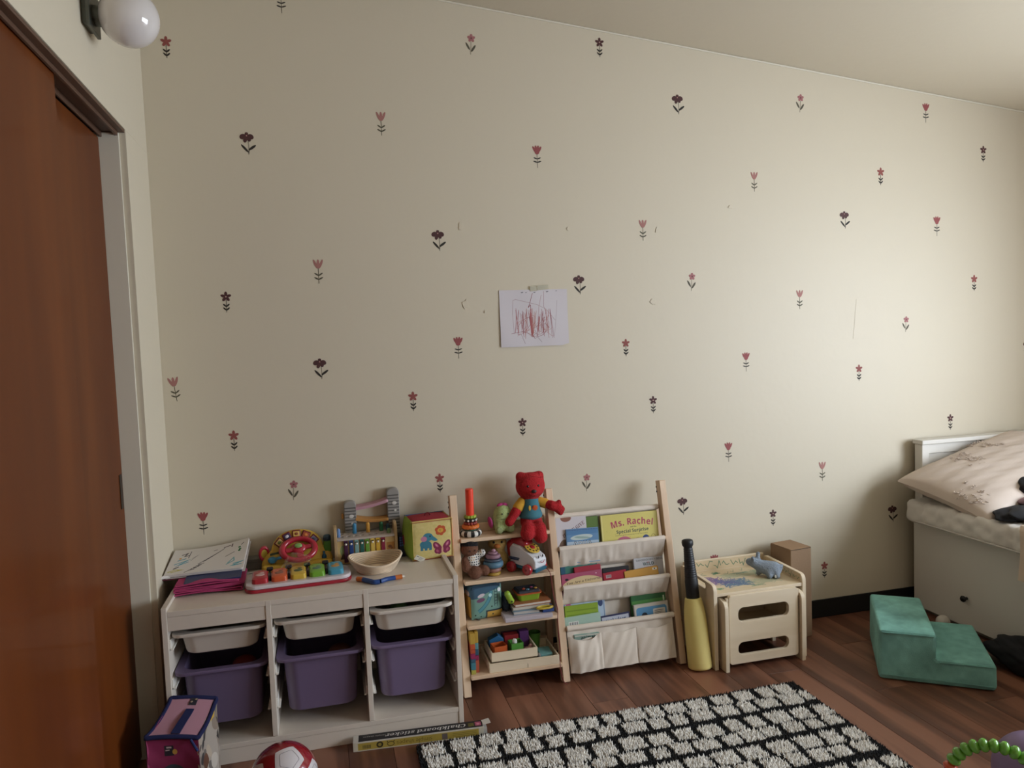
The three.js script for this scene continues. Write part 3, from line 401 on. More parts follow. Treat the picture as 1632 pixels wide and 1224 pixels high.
{ // five-key piano toy
  const t = thing('piano_toy', 'white toy keyboard with red base and five big coloured keys', 'toy', [0.469, TOPY, 0.287], 0.055);
  const rs = (w, d, r) => rrShape(-w / 2, -d / 2, w / 2, d / 2, r), lay = (s, h, y, b) => ext(s, h - 2 * b, b, 16).rotateX(-PI / 2).translate(0, y + b, 0);
  mesh('red_base', lay(rs(0.37, 0.145, 0.04), 0.012, 0, 0.003), mat('#a3182f', 0.3, { clearcoat: 0.4 }), t); mesh('white_deck', lay(rs(0.366, 0.141, 0.039), 0.014, 0.0121, 0.004), mat('#d2c8cc', 0.28, { clearcoat: 0.5 }), t);
  const cs = ['#a8242f', '#c8562c', '#c9a63a', '#6ea32e', '#3f93ad'], pc = ['#c9a3a0', '#8a5a48', '#4f5b3a', '#5b7a63', '#b98a4a'];
  cs.forEach((c, i) => { const x = -0.132 + i * 0.0655, k = mesh('big_key', loftRR([{ w: 0.054, d: 0.078, r: 0.012, y: 0 }, { w: 0.056, d: 0.08, r: 0.014, y: 0.006 }, { w: 0.054, d: 0.076, r: 0.014, y: 0.02, z: -0.001 }, { w: 0.044, d: 0.064, r: 0.012, y: 0.0245, z: -0.002 }]), mat(c, 0.3, { clearcoat: 0.4 }), t); k.position.set(x, 0.026, 0.008); k.rotation.x = 0.1;
    mesh('key_picture', [at(ball(0.013, 1.2, 0.16, 0.9), 0, 0.0245, 0.006), at(ball(0.007, 1.2, 0.2, 0.8), 0.006, 0.0245, -0.012)], mat(pc[i], 0.45), k); });
  for (let i = 0; i < 4; i++) { const x = -0.099 + i * 0.0655; mesh('black_key', [bx(x - 0.0035, x + 0.0035, 0.026, 0.048, -0.03, 0.03), at(soft(0.023, 0.012, 0.022, 0.005), x, 0.052, -0.036)], mat('#17151a', 0.4), t); }
  const n = new THREE.IcosahedronGeometry(1, 4); const cr = warp(mergeVertices(n.deleteAttribute('uv') && n), v => { const k = 1 + 0.22 * n3(v.x * 3, v.y * 3, v.z * 3, 2) + 0.14 * Math.abs(n3(v.x * 8, v.y * 8, v.z * 8, 5)); v.multiplyScalar(k); const up = Math.max(0, v.y); v.x *= 0.05 * (1 - 0.6 * up); v.z *= 0.04 * (1 - 0.6 * up); v.y *= 0.035; if (v.y < -0.016) v.y = -0.016; });
  const w = mesh('plastic_wrap', cr.toNonIndexed(), mat('#ffffff', 0.06, { transmission: 1, thickness: 0, ior: 1.5, specularIntensity: 1 })); w.geometry.computeVertexNormals(); w.position.set(0.46, TOPY + 0.069, 0.262); w.rotation.z = 0.25; tag(w, 'crumpled clear plastic wrap lying on the toy keyboard', 'plastic wrap');
}
{ // pounding bench with xylophone front
  const t = thing('pounding_bench', 'wooden pounding bench with coloured pegs and xylophone bars', 'toy', [0.722, TOPY, 0.092], 0.0);
  const pale = mat('#cdbba0', 0.5, { map: TX.birch }), W = 0.24;
  for (const s of [-1, 1]) { const sh = new THREE.Shape(); sh.moveTo(-0.05, 0); sh.lineTo(0.05, 0); sh.lineTo(0.05, 0.1); sh.quadraticCurveTo(0.048, 0.14, 0.02, 0.146); sh.lineTo(-0.02, 0.146); sh.quadraticCurveTo(-0.05, 0.14, -0.05, 0.1); mesh('side_board', uvm(ext(sh, 0.008, 0.002, 8).rotateY(PI / 2)).translate(s > 0 ? W / 2 - 0.008 : -W / 2, 0, 0), pale, t); }
  const tex = canvasTex(512, 256, (c, w, h) => { c.fillStyle = '#c8ab74'; c.fillRect(0, 0, w, h); c.fillStyle = '#8fa06b'; c.beginPath(); c.ellipse(45, 110, 26, 60, 0, 0, 7); c.fill(); c.fillStyle = '#4a3a24'; c.beginPath(); c.moveTo(45, 130); c.lineTo(70, 205); c.lineTo(20, 205); c.fill(); c.fillStyle = '#b5803f'; c.fillRect(440, 60, 72, 196); c.fillStyle = '#7a4a2a'; c.beginPath(); c.arc(470, 110, 18, 0, 7); c.arc(458, 150, 12, 0, 7); c.arc(492, 150, 12, 0, 7); c.fill(); });
  mesh('front_board', bx(-W / 2 + 0.009, W / 2 - 0.009, 0.004, 0.096, 0.036, 0.042, 0.001), pale, t); print('front_picture', W - 0.022, 0.09, tex, t, 0, 0.05, 0.0425);
  const deck = rrShape(-W / 2 + 0.009, -0.05, W / 2 - 0.009, 0.044, 0.002); for (let i = 0; i < 8; i++) for (let j = 0; j < 2; j++) { const h = new THREE.Path(); h.absarc(-0.092 + i * 0.0262, 0.026 - j * 0.042, 0.0085, 0, 2 * PI, true); deck.holes.push(h); }
  mesh('peg_deck', uvm(ext(deck, 0.006, 0.001, 14).rotateX(-PI / 2)).translate(0, 0.098, 0), mat('#b7aaa0', 0.5), t);
  const peg = (x, z, y, h, c) => { const p = mesh('peg', lathe([[0, 0], [0.0078, 0], [0.0078, h - 0.008], [0.0068, h - 0.004], [0.004, h - 0.0008], [0, h]], 16), mat(c, 0.4), t); p.position.set(x, y, z); };
  peg(-0.104 + 0.0, 0.016, 0.106, 0.034, '#6484b4'); peg(-0.04, -0.026, 0.09, 0.056, '#3f83ab'); peg(0.0127, -0.026, 0.09, 0.054, '#d6a045'); peg(0.065, -0.026, 0.09, 0.052, '#2e6b45'); peg(0.0915, -0.026, 0.09, 0.042, '#2c5468'); peg(0.0915, 0.016, 0.085, 0.038, '#6f8f5c');
  const cs = ['#4a2340', '#27447d', '#7fa6a2', '#2b6257', '#6a9a38', '#d6b557', '#d3a93c', '#8c2b45'];
  cs.forEach((c, i) => { const x = -0.078 + i * 0.0205, L = 0.082 - i * 0.003, b = mesh('xylophone_bar', [at(soft(0.0155, L, 0.005, 0.0024, 2), x, 0.092 - L / 2, 0.046), at(cyl(0.0078, 0.0078, 0.005, 16), x, 0.092, 0.046, PI / 2)], mat(c, 0.4), t); mesh('bar_pin', at(ball(0.0045), x, 0.082, 0.0485), mat('#e2dcd0', 0.35), b); });
  // small navy box behind
  const nb = thing('patterned_box', 'small dark navy box with blue checks between the bench and the soft cube', 'box', [0.868, TOPY, 0.075]); mesh('carton', bx(-0.016, 0.016, 0, 0.085, -0.03, 0.03), mat('#1f2233', 0.6), nb); for (let i = 0; i < 3; i++) for (let j = 0; j < 4; j++) mesh('check', bx(-0.014 + i * 0.0095, -0.007 + i * 0.0095, 0.044 + j * 0.01, 0.051 + j * 0.01, 0.03, 0.0305, 0.0002), mat('#4d6db0', 0.6), nb);
}
{ // striped castle marble run
  const t = thing('marble_run', 'grey striped wooden tower run with pink and orange ramps', 'toy', [0.755, TOPY, 0.024]);
  const grey = mat('#8f8b86', 0.55), dark = mat('#55524f', 0.6), spot = mat('#c9c4bd', 0.6);
  const tower = (x0, x1, h) => { const r = (x1 - x0) / 2, g = new THREE.Group(); g.name = 'tower'; t.add(g); const s = new THREE.Shape(); s.moveTo(x0, 0); s.lineTo(x1, 0); s.lineTo(x1, h - r * 0.8); s.quadraticCurveTo(x1, h, x0 + r, h); s.quadraticCurveTo(x0, h, x0, h - r * 0.8); mesh('tower_body', ext(s, 0.03, 0.003, 12).translate(0, 0, -0.013), grey, g); for (let y = 0.1; y < h - 0.022; y += 0.0125) mesh('stripe', bx(x0 + 0.002, x1 - 0.002, y, y + 0.0045, 0.0195, 0.0208, 0.0004), dark, g); mesh('spot', [at(ball(0.008, 1.2, 0.9, 0.15), (x0 + x1) / 2 + 0.004, h - 0.06, 0.021), at(ball(0.005, 1, 1, 0.15), (x0 + x1) / 2 + 0.007, h - 0.09, 0.021)], spot, g); return g; };
  tower(-0.11, -0.062, 0.229); tower(0.062, 0.111, 0.268);
  const ramp = (ya, yb, sag, c, nm) => mesh(nm, slabM(16, 2, 0.012, (u, v) => [-0.064 + u * 0.128, ya + (yb - ya) * u - sag * Math.sin(u * PI) + 0.004 * v, 0.022 - v * 0.036]), mat(c, 0.5), t);
  ramp(0.203, 0.226, 0.004, '#b98b96', 'upper_ramp'); ramp(0.161, 0.15, 0.006, '#c08a4a', 'lower_ramp'); ramp(0.095, 0.11, 0.004, '#8f8b86', 'bottom_ramp'); mesh('ramp_tip', at(soft(0.01, 0.02, 0.02, 0.004), -0.115, 0.168, 0), mat('#c08a4a', 0.5), t);
}
{ // rope basket
  const g = []; const cx = 0.748, cz = 0.245; for (let k = 0; k < 9; k++) { const f = k / 8, R = 0.062 + 0.034 * Math.pow(f, 0.75), pts = []; for (let i = 0; i < 28; i++) { const a = i / 28 * 2 * PI, dip = f * f * (-0.011 * Math.pow(Math.max(0, Math.cos(a - PI / 2 + 0.35)), 3) + 0.007 * Math.cos(2 * a)), pull = 1 - 0.12 * f * Math.pow(Math.max(0, Math.cos(a - PI / 2 + 0.3)), 4); pts.push([Math.cos(a) * R * 1.02, 0.004 + f * 0.048 + dip, Math.sin(a) * R * 0.96 * pull]); } g.push(tube(pts, 0.0042, 72, true, 7)); }
  for (let k = 0; k < 8; k++) g.push(tor(0.004 + k * 0.0078, 0.0042, 40, 7).translate(0, 0.0042, 0));
  const rope = dataTex(64, (u, v) => { const a = 222 + 28 * Math.sin((u * 60 + v * 2) * 2 * PI); return [a, a * 0.94, a * 0.86]; }); const o = mesh('rope_basket', merge(g), mat('#f6ecdf', 0.95, { map: rope })); o.position.set(cx, TOPY, cz); tag(o, 'round coiled cotton rope basket with a dented rim', 'basket');
  const t = thing('toy_wrench', 'blue plastic toy tool with orange ends in front of the basket', 'toy', [0.757, TOPY + 0.0095, 0.392]); const blue = mat('#22498c', 0.4), org = mat('#c46a2c', 0.4);
  mesh('bent_handle', tube([[-0.062, 0, -0.02], [-0.04, 0, 0.008], [-0.026, 0, 0.024], [-0.006, 0, 0.025]], 0.009, 20), blue, t); mesh('straight_handle', tube([[-0.004, 0, 0.022], [0.02, 0.001, 0.01], [0.05, 0.001, 0.003]], 0.0085, 16), blue, t);
  mesh('orange_tip', [tube([[-0.08, 0, -0.034], [-0.07, 0, -0.028], [-0.061, 0, -0.019]], 0.009, 8), at(ball(0.009), -0.08, 0, -0.034)], org, t); mesh('orange_tip', [tube([[0.05, 0.001, 0.003], [0.06, 0.001, 0.001], [0.075, 0.001, -0.001]], 0.0088, 8)], org, t); mesh('white_tip', at(cyl(0.002, 0.005, 0.01, 10), 0.08, 0.001, -0.0015, 0, 0, -PI / 2), mat('#d8d2c8', 0.4), t);
}
{ // soft activity cube
  const tex = canvasTex(512, 512, (c) => {
    c.fillStyle = '#cdbb78'; c.fillRect(0, 0, 512, 512); seed = 5; for (let i = 0; i < 400; i++) { c.fillStyle = `rgba(${rnd() < 0.5 ? '214,200,140' : '186,168,96'},0.18)`; c.beginPath(); c.arc(rnd() * 512, rnd() * 512, rr(6, 26), 0, 7); c.fill(); }
    const blob_ = (col, f) => { c.fillStyle = col; c.beginPath(); f(); c.fill(); };
    for (let i = 0; i < 6; i++) { const a = i * PI / 3 + 0.3; blob_('#b5502c', () => c.arc(355 + 42 * Math.cos(a), 145 + 38 * Math.sin(a), 30, 0, 7)); } blob_('#cf9a3f', () => c.ellipse(355, 145, 38, 30, 0, 0, 7)); c.strokeStyle = '#6f7a30'; c.lineWidth = 5; c.beginPath(); c.moveTo(355, 130); c.lineTo(352, 160); c.moveTo(342, 132); c.lineTo(345, 150); c.stroke();
    blob_('#3f7d92', () => c.ellipse(195, 215, 62, 52, 0, 0, 7)); blob_('#3b7489', () => c.ellipse(165, 310, 72, 52, 0.1, 0, 7)); blob_('#3f7d92', () => { c.moveTo(235, 190); c.quadraticCurveTo(300, 240, 315, 265); c.quadraticCurveTo(285, 290, 225, 250); }); for (const x of [100, 150, 205]) blob_('#3b7489', () => c.rect(x, 320, 34, 66)); blob_('#b97a94', () => c.ellipse(145, 235, 38, 34, 0, 0, 7)); blob_('#1d2530', () => c.arc(222, 205, 9, 0, 7));
    const wing = (s) => { blob_('#7c2a48', () => { c.moveTo(360, 380); c.bezierCurveTo(360 + s * 20, 300, 360 + s * 110, 240, 360 + s * 112, 320); c.quadraticCurveTo(360 + s * 110, 360, 360 + s * 86, 372); c.bezierCurveTo(360 + s * 120, 400, 360 + s * 90, 450, 360 + s * 60, 440); c.bezierCurveTo(360 + s * 40, 470, 360 + s * 10, 440, 360, 400); }); blob_('#b5607c', () => c.ellipse(360 + s * 68, 330, 15, 32, s * 0.6, 0, 7)); blob_('#a8506c', () => c.ellipse(360 + s * 62, 405, 15, 22, s * 0.4, 0, 7)); blob_('#d08aa0', () => c.ellipse(360 + s * 68, 330, 5, 14, s * 0.6, 0, 7)); }; c.save(); c.translate(-10, 20); c.rotate(-0.05); c.save(); c.translate(360, 0); c.scale(1, 1); c.translate(-360, 0); wing(-1); wing(1); c.restore(); blob_('#c99a80', () => c.ellipse(360, 400, 12, 46, 0.1, 0, 7)); c.restore();
  });
  const t = thing('soft_cube', 'soft fabric activity cube with yellow front and red top', 'toy', [0.970, TOPY, 0.115], 0.10), s = 0.166, h = 0.157, d = 0.14;
  const puff = (w, hh, z) => { const g = grid(16, 16, (u, v) => { const e = Math.pow(Math.sin(u * PI) * Math.sin(v * PI), 0.4); return [(u - 0.5) * w, (v - 0.5) * hh, e * z]; }); return g; };
  mesh('filling', soft(s - 0.012, h - 0.012, d - 0.012, 0.02).translate(0, h / 2, 0), fabric('#a38a4c'), t);
  mesh('front_panel', puff(s, h, 0.009).translate(0, h / 2, d / 2 - 0.006), mat('#ffffff', 0.95, { map: tex, bumpMap: TX.weave, bumpScale: 0.0005 }), t);
  mesh('top_panel', puff(s, d, 0.01).rotateX(-PI / 2).translate(0, h - 0.006, 0), fabric('#96202c'), t); mesh('left_panel', puff(d, h, 0.024).rotateY(-PI / 2).translate(-s / 2 + 0.004, h / 2, 0), fabric('#86a03a'), t); mesh('right_panel', puff(d, h, 0.012).rotateY(PI / 2).translate(s / 2 - 0.004, h / 2, 0), fabric('#d08660'), t);
  mesh('patch', at(ball(0.024, 0.2, 1, 0.9), -s / 2 - 0.017, 0.075, 0.0), fabric('#8c2b3d'), t); mesh('back_panel', puff(s, h, 0.008).rotateY(PI).translate(0, h / 2, -d / 2 + 0.006), fabric('#3f6fa0'), t); mesh('bottom_panel', soft(s - 0.006, 0.006, d - 0.006, 0.002).translate(0, 0.0035, 0), fabric('#96202c'), t);
  const pip = []; for (const [a, b] of [[[-1, 0, 1], [1, 0, 1]], [[-1, 1, 1], [1, 1, 1]], [[-1, 0, 1], [-1, 1, 1]], [[1, 0, 1], [1, 1, 1]], [[-1, 1, -1], [-1, 1, 1]], [[1, 1, -1], [1, 1, 1]]]) pip.push(tube([[a[0] * (s / 2 - 0.004), 0.005 + a[1] * (h - 0.009), a[2] * (d / 2 - 0.005)], [b[0] * (s / 2 - 0.004), 0.005 + b[1] * (h - 0.009), b[2] * (d / 2 - 0.005)]], 0.003, 2, false, 6)); mesh('piping', pip, fabric('#c7a860'), t);
  mesh('carry_loop', tube([[-0.012, h + 0.003, 0.0], [-0.008, h + 0.012, 0], [0.006, h + 0.012, 0.0], [0.01, h + 0.003, 0]], 0.003, 14), fabric('#6f1720'), t);
  const lt = canvasTex(128, 64, (c) => { c.fillStyle = '#d8d4c6'; c.fillRect(0, 0, 128, 64); c.fillStyle = '#222'; c.fillRect(8, 10, 30, 8); c.fillStyle = '#555'; for (let i = 0; i < 4; i++) c.fillRect(48, 10 + i * 11, 60 - i * 6, 3); });
  const l = new THREE.Group(); l.name = 'fabric_tag'; l.position.set(-s / 2 + 0.026, 0.012, d / 2 + 0.008); l.rotation.set(0.3, 0, -0.55); t.add(l); mesh('tag_cloth', box(0.042, 0.021, 0.0008), mat('#d8d4c6', 0.8), l); print('tag_print', 0.04, 0.02, lt, l, 0, 0, 0.0006);
}

// ---------------------------------------------------------------- wooden toy and book rack
const railZ = y => 0.262 - 0.212 * y;                     // front of the leaning posts
const SH = [[0.603, 0.146], [0.446, 0.203], [0.276, 0.232], [0.086, 0.262]];   // shelf tops and front edges
{
  const pine = mat('#ffffff', 0.55, { map: TX.pine }), t = thing('toy_rack', 'natural wood rack with four toy shelves and canvas book slings', 'shelf', [0, 0, 0]);
  const canvas = fabric('#ddd1c3'), X = [1.0625, 1.4705, 1.988];
  X.forEach((x, i) => { const top = [0.772, 0.765, 0.757][i]; mesh('front_post', bar([x + 0.0155, 0.0, railZ(0) - 0.021], [x + 0.0155, top, railZ(top) - 0.021], 0.03, 0.042, 0.003), pine, t); mesh('rear_post', bar([x + 0.0155, 0.0, 0.026], [x + 0.0155, top - 0.12, 0.036], 0.026, 0.03, 0.002), pine, t); mesh('bolt', [at(cyl(0.004, 0.004, 0.002, 12), x - 0.0005, top - 0.03, railZ(top) - 0.03, 0, 0, PI / 2), at(cyl(0.004, 0.004, 0.002, 12), x - 0.0005, top - 0.05, railZ(top) - 0.026, 0, 0, PI / 2)], mat('#3b3430', 0.5), t); mesh('side_rail', bx(x + 0.004, x + 0.027, 0.03, 0.055, 0.04, 0.22, 0.002, true), pine, t); });
  for (const [y, z] of SH) { mesh('shelf_board', bx(1.094, 1.469, y - 0.016, y, 0.042, z, 0.003, true), pine, t); mesh('back_slat', bx(1.094, 1.469, y, y + 0.035, 0.042, 0.052, 0.002, true), pine, t); }
  mesh('bottom_rail', bx(1.502, 1.987, 0.045, 0.075, 0.03, 0.045, 0.002, true), pine, t);
  const D = [[0.643, 0.090], [0.520, 0.151], [0.364, 0.185], [0.206, 0.217]];
  D.forEach(([y, z]) => mesh('dowel_rod', at(cyl(0.008, 0.008, 0.486, 18), 1.7445, y, z, 0, 0, PI / 2), pine, t));
  const wrap = ([y, z], s) => { const g = new THREE.CylinderGeometry(0.0115, 0.0115, 0.476, 20, 40, true).rotateZ(PI / 2); return warp(g, v => { const k = 1 + 0.09 * n3(v.x * 60, v.y * 90, v.z * 90, s); v.y *= k; v.z *= k; }).translate(1.7435, y, z); };
  const sag = (pts, s, amp) => { const c = new THREE.CatmullRomCurve3(pts.map(p => V3(0, p[0], p[1])), false, 'catmullrom', 0.3); return slabM(70, 20, 0.0012, (u, v) => { const q = c.getPoint(v), x = 1.506 + u * 0.474, w = amp * Math.pow(Math.sin(Math.min(1, v * 1.25) * PI * 0.85 + 0.25), 2) * (pn(u * 34 + s * 11, v * 1.4 + s, 97, 97, 40 + s) - 0.5) * 2.4; return [x, q.y, q.z + w]; }); };
  D.forEach((d, i) => mesh('sling_hem', wrap(d, i), canvas, t));
  mesh('book_sling', [sag([[0.643, 0.079], [0.54, 0.088], [0.45, 0.098], [0.418, 0.108]], 1, 0.001), sag([[0.52, 0.162], [0.47, 0.148], [0.44, 0.134], [0.418, 0.11]], 2, 0.0035)], canvas, t);
  mesh('book_sling', [sag([[0.42, 0.106], [0.36, 0.112], [0.30, 0.118], [0.268, 0.128]], 3, 0.001), sag([[0.364, 0.196], [0.32, 0.180], [0.29, 0.165], [0.268, 0.13]], 4, 0.0028)], canvas, t);
  mesh('book_sling', [sag([[0.27, 0.126], [0.2, 0.132], [0.14, 0.14], [0.108, 0.152]], 5, 0.001), sag([[0.206, 0.2045], [0.17, 0.203], [0.14, 0.195], [0.108, 0.154]], 6, 0.002)], canvas, t);
  mesh('pocket_backing', slabM(40, 10, 0.0012, (u, v) => { const y = 0.206 - v * 0.172; return [1.506 + u * 0.47, y, railZ(y) - 0.004 + 0.012 * (1 - v) * 0 + 0.0015 * Math.sin(u * 40)]; }), canvas, t);
  const px = [1.508, 1.652, 1.808, 1.972];
  for (let i = 0; i < 3; i++) mesh('fabric_pocket', slabM(30, 16, 0.0012, (u, v) => { const s = Math.sin(u * PI), b = [0.02, 0.009, 0.011][i], dipY = [0.022, 0.010, 0.012][i] * s * (1 - v); const y = 0.178 - v * 0.142 - dipY, crease = i === 0 ? 0.006 * Math.max(0, 1 - Math.abs(u - 0.24) * 6) - 0.006 * Math.max(0, 1 - Math.abs(u - 0.86) * 9) : 0; return [px[i] + u * (px[i + 1] - px[i]) - 0.02 * v * (i === 2 ? u : i ? 0.4 : 0), y, railZ(y) + b * Math.pow(s, 0.6) * (0.55 + 0.45 * Math.sin(v * PI)) + crease + 0.0015 * Math.sin(u * 21 + v * 9 + i)]; }), canvas, t);
}
// books in the slings: x0, x1, top y, bottom y, z of the front at the top, thickness
function book(name, label, x0, x1, yt, yb, zt, th, cover, tex, turn = 0, lean = 0.16, group) {
  const w = x1 - x0, h = (yt - yb) / Math.cos(lean), t = thing(name, label, 'book', [(x0 + x1) / 2, yb, zt + (yt - yb) * Math.tan(lean)], 0, group); t.rotation.set(-lean, 0, turn, 'XYZ');
  const c = mat(cover, 0.45), pages = mat('#d6cfc0', 0.9);
  mesh('front_cover', bx(-w / 2, w / 2, 0, h, -0.0022, 0, 0.0008), c, t); mesh('back_cover', bx(-w / 2, w / 2, 0, h, -th, -th + 0.0022, 0.0008), c, t); mesh('spine', bx(-w / 2, -w / 2 + 0.0025, 0, h, -th, 0, 0.0008), c, t);
  mesh('page_block', bx(-w / 2 + 0.003, w / 2 - 0.003, 0.003, h - 0.003, -th + 0.0022, -0.0022, 0.0002), pages, t);
  if (tex) print('cover_print', w - 0.004, h - 0.003, tex, t, 0.0005, h / 2, 0.0004, 0, 0, 0, 0.4);
  return t;
}
const cov = (w, h, bg, f) => canvasTex(w, h, (c, W, H) => { c.fillStyle = bg; c.fillRect(0, 0, W, H); f(c, W, H); });
const txt = (c, s, x, y, font, fill, rot = 0, align = 'center') => { c.save(); c.translate(x, y); c.rotate(rot); c.font = font; c.fillStyle = fill; c.textAlign = align; c.fillText(s, 0, 0); c.restore(); };
{
  const ms = cov(768, 560, '#cdc06a', (c, W, H) => {
    c.fillStyle = '#ded28a'; c.fillRect(0, 0, 16, H); seed = 21; for (let i = 0; i < 30; i++) { c.fillStyle = ['#b98f45', '#9a9a4a', '#c99a60'][i % 3]; c.beginPath(); c.arc(40 + rnd() * 700, 20 + rnd() * 500, 4, 0, 7); c.fill(); }
    c.font = 'bold 112px sans-serif'; let adv = 0; const wd = 'Ms. Rachel'.split('').map(ch => { const w = c.measureText(ch).width, m = adv + w / 2; adv += w; return m; }); 'Ms. Rachel'.split('').forEach((ch, i) => { const u = (wd[i] - adv / 2) / (adv / 2); txt(c, ch, 415 + wd[i] - adv / 2, 138 + 36 * u * u, 'bold 112px sans-serif', '#a32b56', u * 0.2); });
    txt(c, 'and the', 430, 176, 'bold 24px sans-serif', '#4a4430'); txt(c, 'Special Surprise', 415, 236, 'bold 58px sans-serif', '#20323a', -0.015); txt(c, 'Encouraging Speech and Learning Through Play and Music', 400, 268, '17px sans-serif', '#5a5236');
    c.fillStyle = '#b5607a'; c.beginPath(); c.ellipse(290, 360, 110, 80, 0, PI, 0); c.fill(); c.fillStyle = '#3a2430'; c.beginPath(); c.ellipse(260, 372, 90, 22, -0.35, 0, 7); c.fill(); c.fillStyle = '#d39a88'; c.beginPath(); c.ellipse(300, 400, 80, 62, 0, PI, 0); c.fill(); c.fillRect(220, 400, 160, 160);
    c.fillStyle = '#2c3f78'; c.beginPath(); c.arc(590, 330, 46, 0, 7); c.fill(); txt(c, 'NEW', 590, 338, 'bold 22px sans-serif', '#9fb6d8'); c.strokeStyle = '#8f7a3a'; c.lineWidth = 5; c.beginPath(); c.arc(694, 312, 26, 0, 7); c.stroke(); c.beginPath(); c.arc(480, 330, 22, 0, 7); c.stroke();
  });
  book('picture_book', 'wide yellow picture book with pink title lettering', 1.708, 1.972, 0.631, 0.44, 0.104, 0.012, '#cdc06a', ms, 0.0);
  const iy = cov(512, 640, '#c9c2c6', (c) => { c.fillStyle = '#8a5a48'; c.beginPath(); c.ellipse(170, 14, 90, 46, 0, 0, 7); c.fill(); txt(c, 'IF YOU GIVE', 300, 190, 'bold 66px serif', '#5a2b2c', -0.42); txt(c, 'A MOOSE', 330, 290, 'bold 60px serif', '#6b3434', -0.36); c.fillStyle = '#6b5444'; c.beginPath(); c.ellipse(90, 480, 100, 190, 0.2, 0, 7); c.fill(); });
  book('picture_book', 'white picture book with tilted brown lettering beside the blue book', 1.508, 1.645, 0.640, 0.44, 0.100, 0.008, '#cfc8c8', iy, 0.0);
  book('picture_book', 'plain green backed book peeking beside the yellow book', 1.646, 1.702, 0.631, 0.44, 0.096, 0.006, '#55702c', null, 0.0);
  const aq = cov(512, 512, '#5f86ad', (c) => { c.fillStyle = '#2d4a78'; for (let i = 0; i < 30; i++) c.fillRect(8 + i * 17, 6, 10, 16); c.fillStyle = '#4c7aa6'; c.fillRect(0, 24, 512, 60); c.fillStyle = '#a8b9c9'; c.fillRect(0, 190, 512, 320); c.fillStyle = '#b9c6c4'; c.beginPath(); c.ellipse(240, 130, 180, 42, -0.05, 0, 7); c.fill(); c.fillStyle = '#8fa6a0'; c.beginPath(); c.ellipse(250, 135, 130, 18, 0.1, 0, 7); c.fill(); txt(c, 'AQUA', 250, 268, 'bold 110px sans-serif', '#e6ecef'); c.strokeStyle = '#20324a'; c.lineWidth = 7; c.font = 'bold 110px sans-serif'; c.textAlign = 'center'; c.strokeText('AQUA', 250, 268); });
  book('spiral_book', 'small blue spiral book with white outlined lettering', 1.545, 1.690, 0.590, 0.45, 0.118, 0.007, '#6a8cb0', aq, -0.02);
  // second tier
  book('picture_book', 'teal green picture book in the middle sling', 1.515, 1.680, 0.458, 0.305, 0.131, 0.009, '#2f5f58', cov(256, 256, '#3b7468', (c) => { c.fillStyle = '#24506a'; c.fillRect(0, 0, 30, 256); c.fillStyle = '#1f4a44'; for (let i = 0; i < 20; i++) c.fillRect(40 + i * 11, 8 + (i * 7) % 12, 9, 14); c.fillStyle = '#54743c'; c.beginPath(); c.arc(120, 90, 40, 0, 7); c.fill(); }), 0.02, 0.14);
  book('board_book', 'red covered board book with white pages behind the pink book', 1.572, 1.690, 0.435, 0.315, 0.147, 0.011, '#9a2035', null, 0.02, 0.14);
  book('board_book', 'pink book with a cream arch and hand lettered title', 1.510, 1.690, 0.415, 0.31, 0.160, 0.009, '#a04a66', cov(512, 384, '#a04a66', (c) => { c.fillStyle = '#cbb489'; c.beginPath(); c.ellipse(270, 240, 300, 190, 0, PI, 0); c.fill(); c.fillRect(0, 230, 512, 200); txt(c, 'You Are a Universe', 270, 142, 'italic bold 46px serif', '#4a3a2a', -0.06); c.fillStyle = '#201820'; c.beginPath(); c.ellipse(60, 75, 22, 18, 0, 0, 7); c.fill(); c.fillStyle = '#e0c8d0'; c.beginPath(); c.arc(440, 36, 8, 0, 7); c.fill(); }), 0.03, 0.12);
  book('picture_book', 'thin black book with white page edges in the middle sling', 1.70, 1.82, 0.412, 0.315, 0.136, 0.008, '#15141a', null, 0.0, 0.14);
  book('board_book', 'red board book with a small grey barcode patch', 1.700, 1.806, 0.398, 0.315, 0.150, 0.009, '#9c1f30', cov(256, 256, '#9c1f30', (c) => { c.fillStyle = '#b9a8a8'; c.fillRect(26, 24, 60, 40); c.fillStyle = '#3a2a2e'; for (let i = 0; i < 9; i++) c.fillRect(32 + i * 6, 28, 3, 30); }), 0.06, 0.14);
  book('picture_book', 'white book with dark lettering leaning at the post', 1.843, 1.980, 0.447, 0.305, 0.132, 0.012, '#bdbcc0', cov(384, 448, '#c3c3c8', (c) => { txt(c, 'GOODNIGHT + RISE', 205, 70, 'bold 36px serif', '#5a5a58'); txt(c, 'WILD', 190, 132, 'bold 60px sans-serif', '#24403c'); c.fillStyle = '#a0453a'; c.fillRect(170, 88, 34, 8); txt(c, 'ANIMALS', 200, 172, 'bold 34px sans-serif', '#b5705a'); }), 0.0, 0.15);
  book('picture_book', 'mustard orange book with a white corner sticker', 1.795, 1.952, 0.398, 0.315, 0.154, 0.01, '#c2913f', cov(256, 192, '#c2913f', (c) => { c.fillStyle = '#ddd4c0'; c.fillRect(214, 8, 34, 22); c.fillStyle = '#555'; c.fillRect(224, 12, 12, 12); }), 0.06, 0.14);
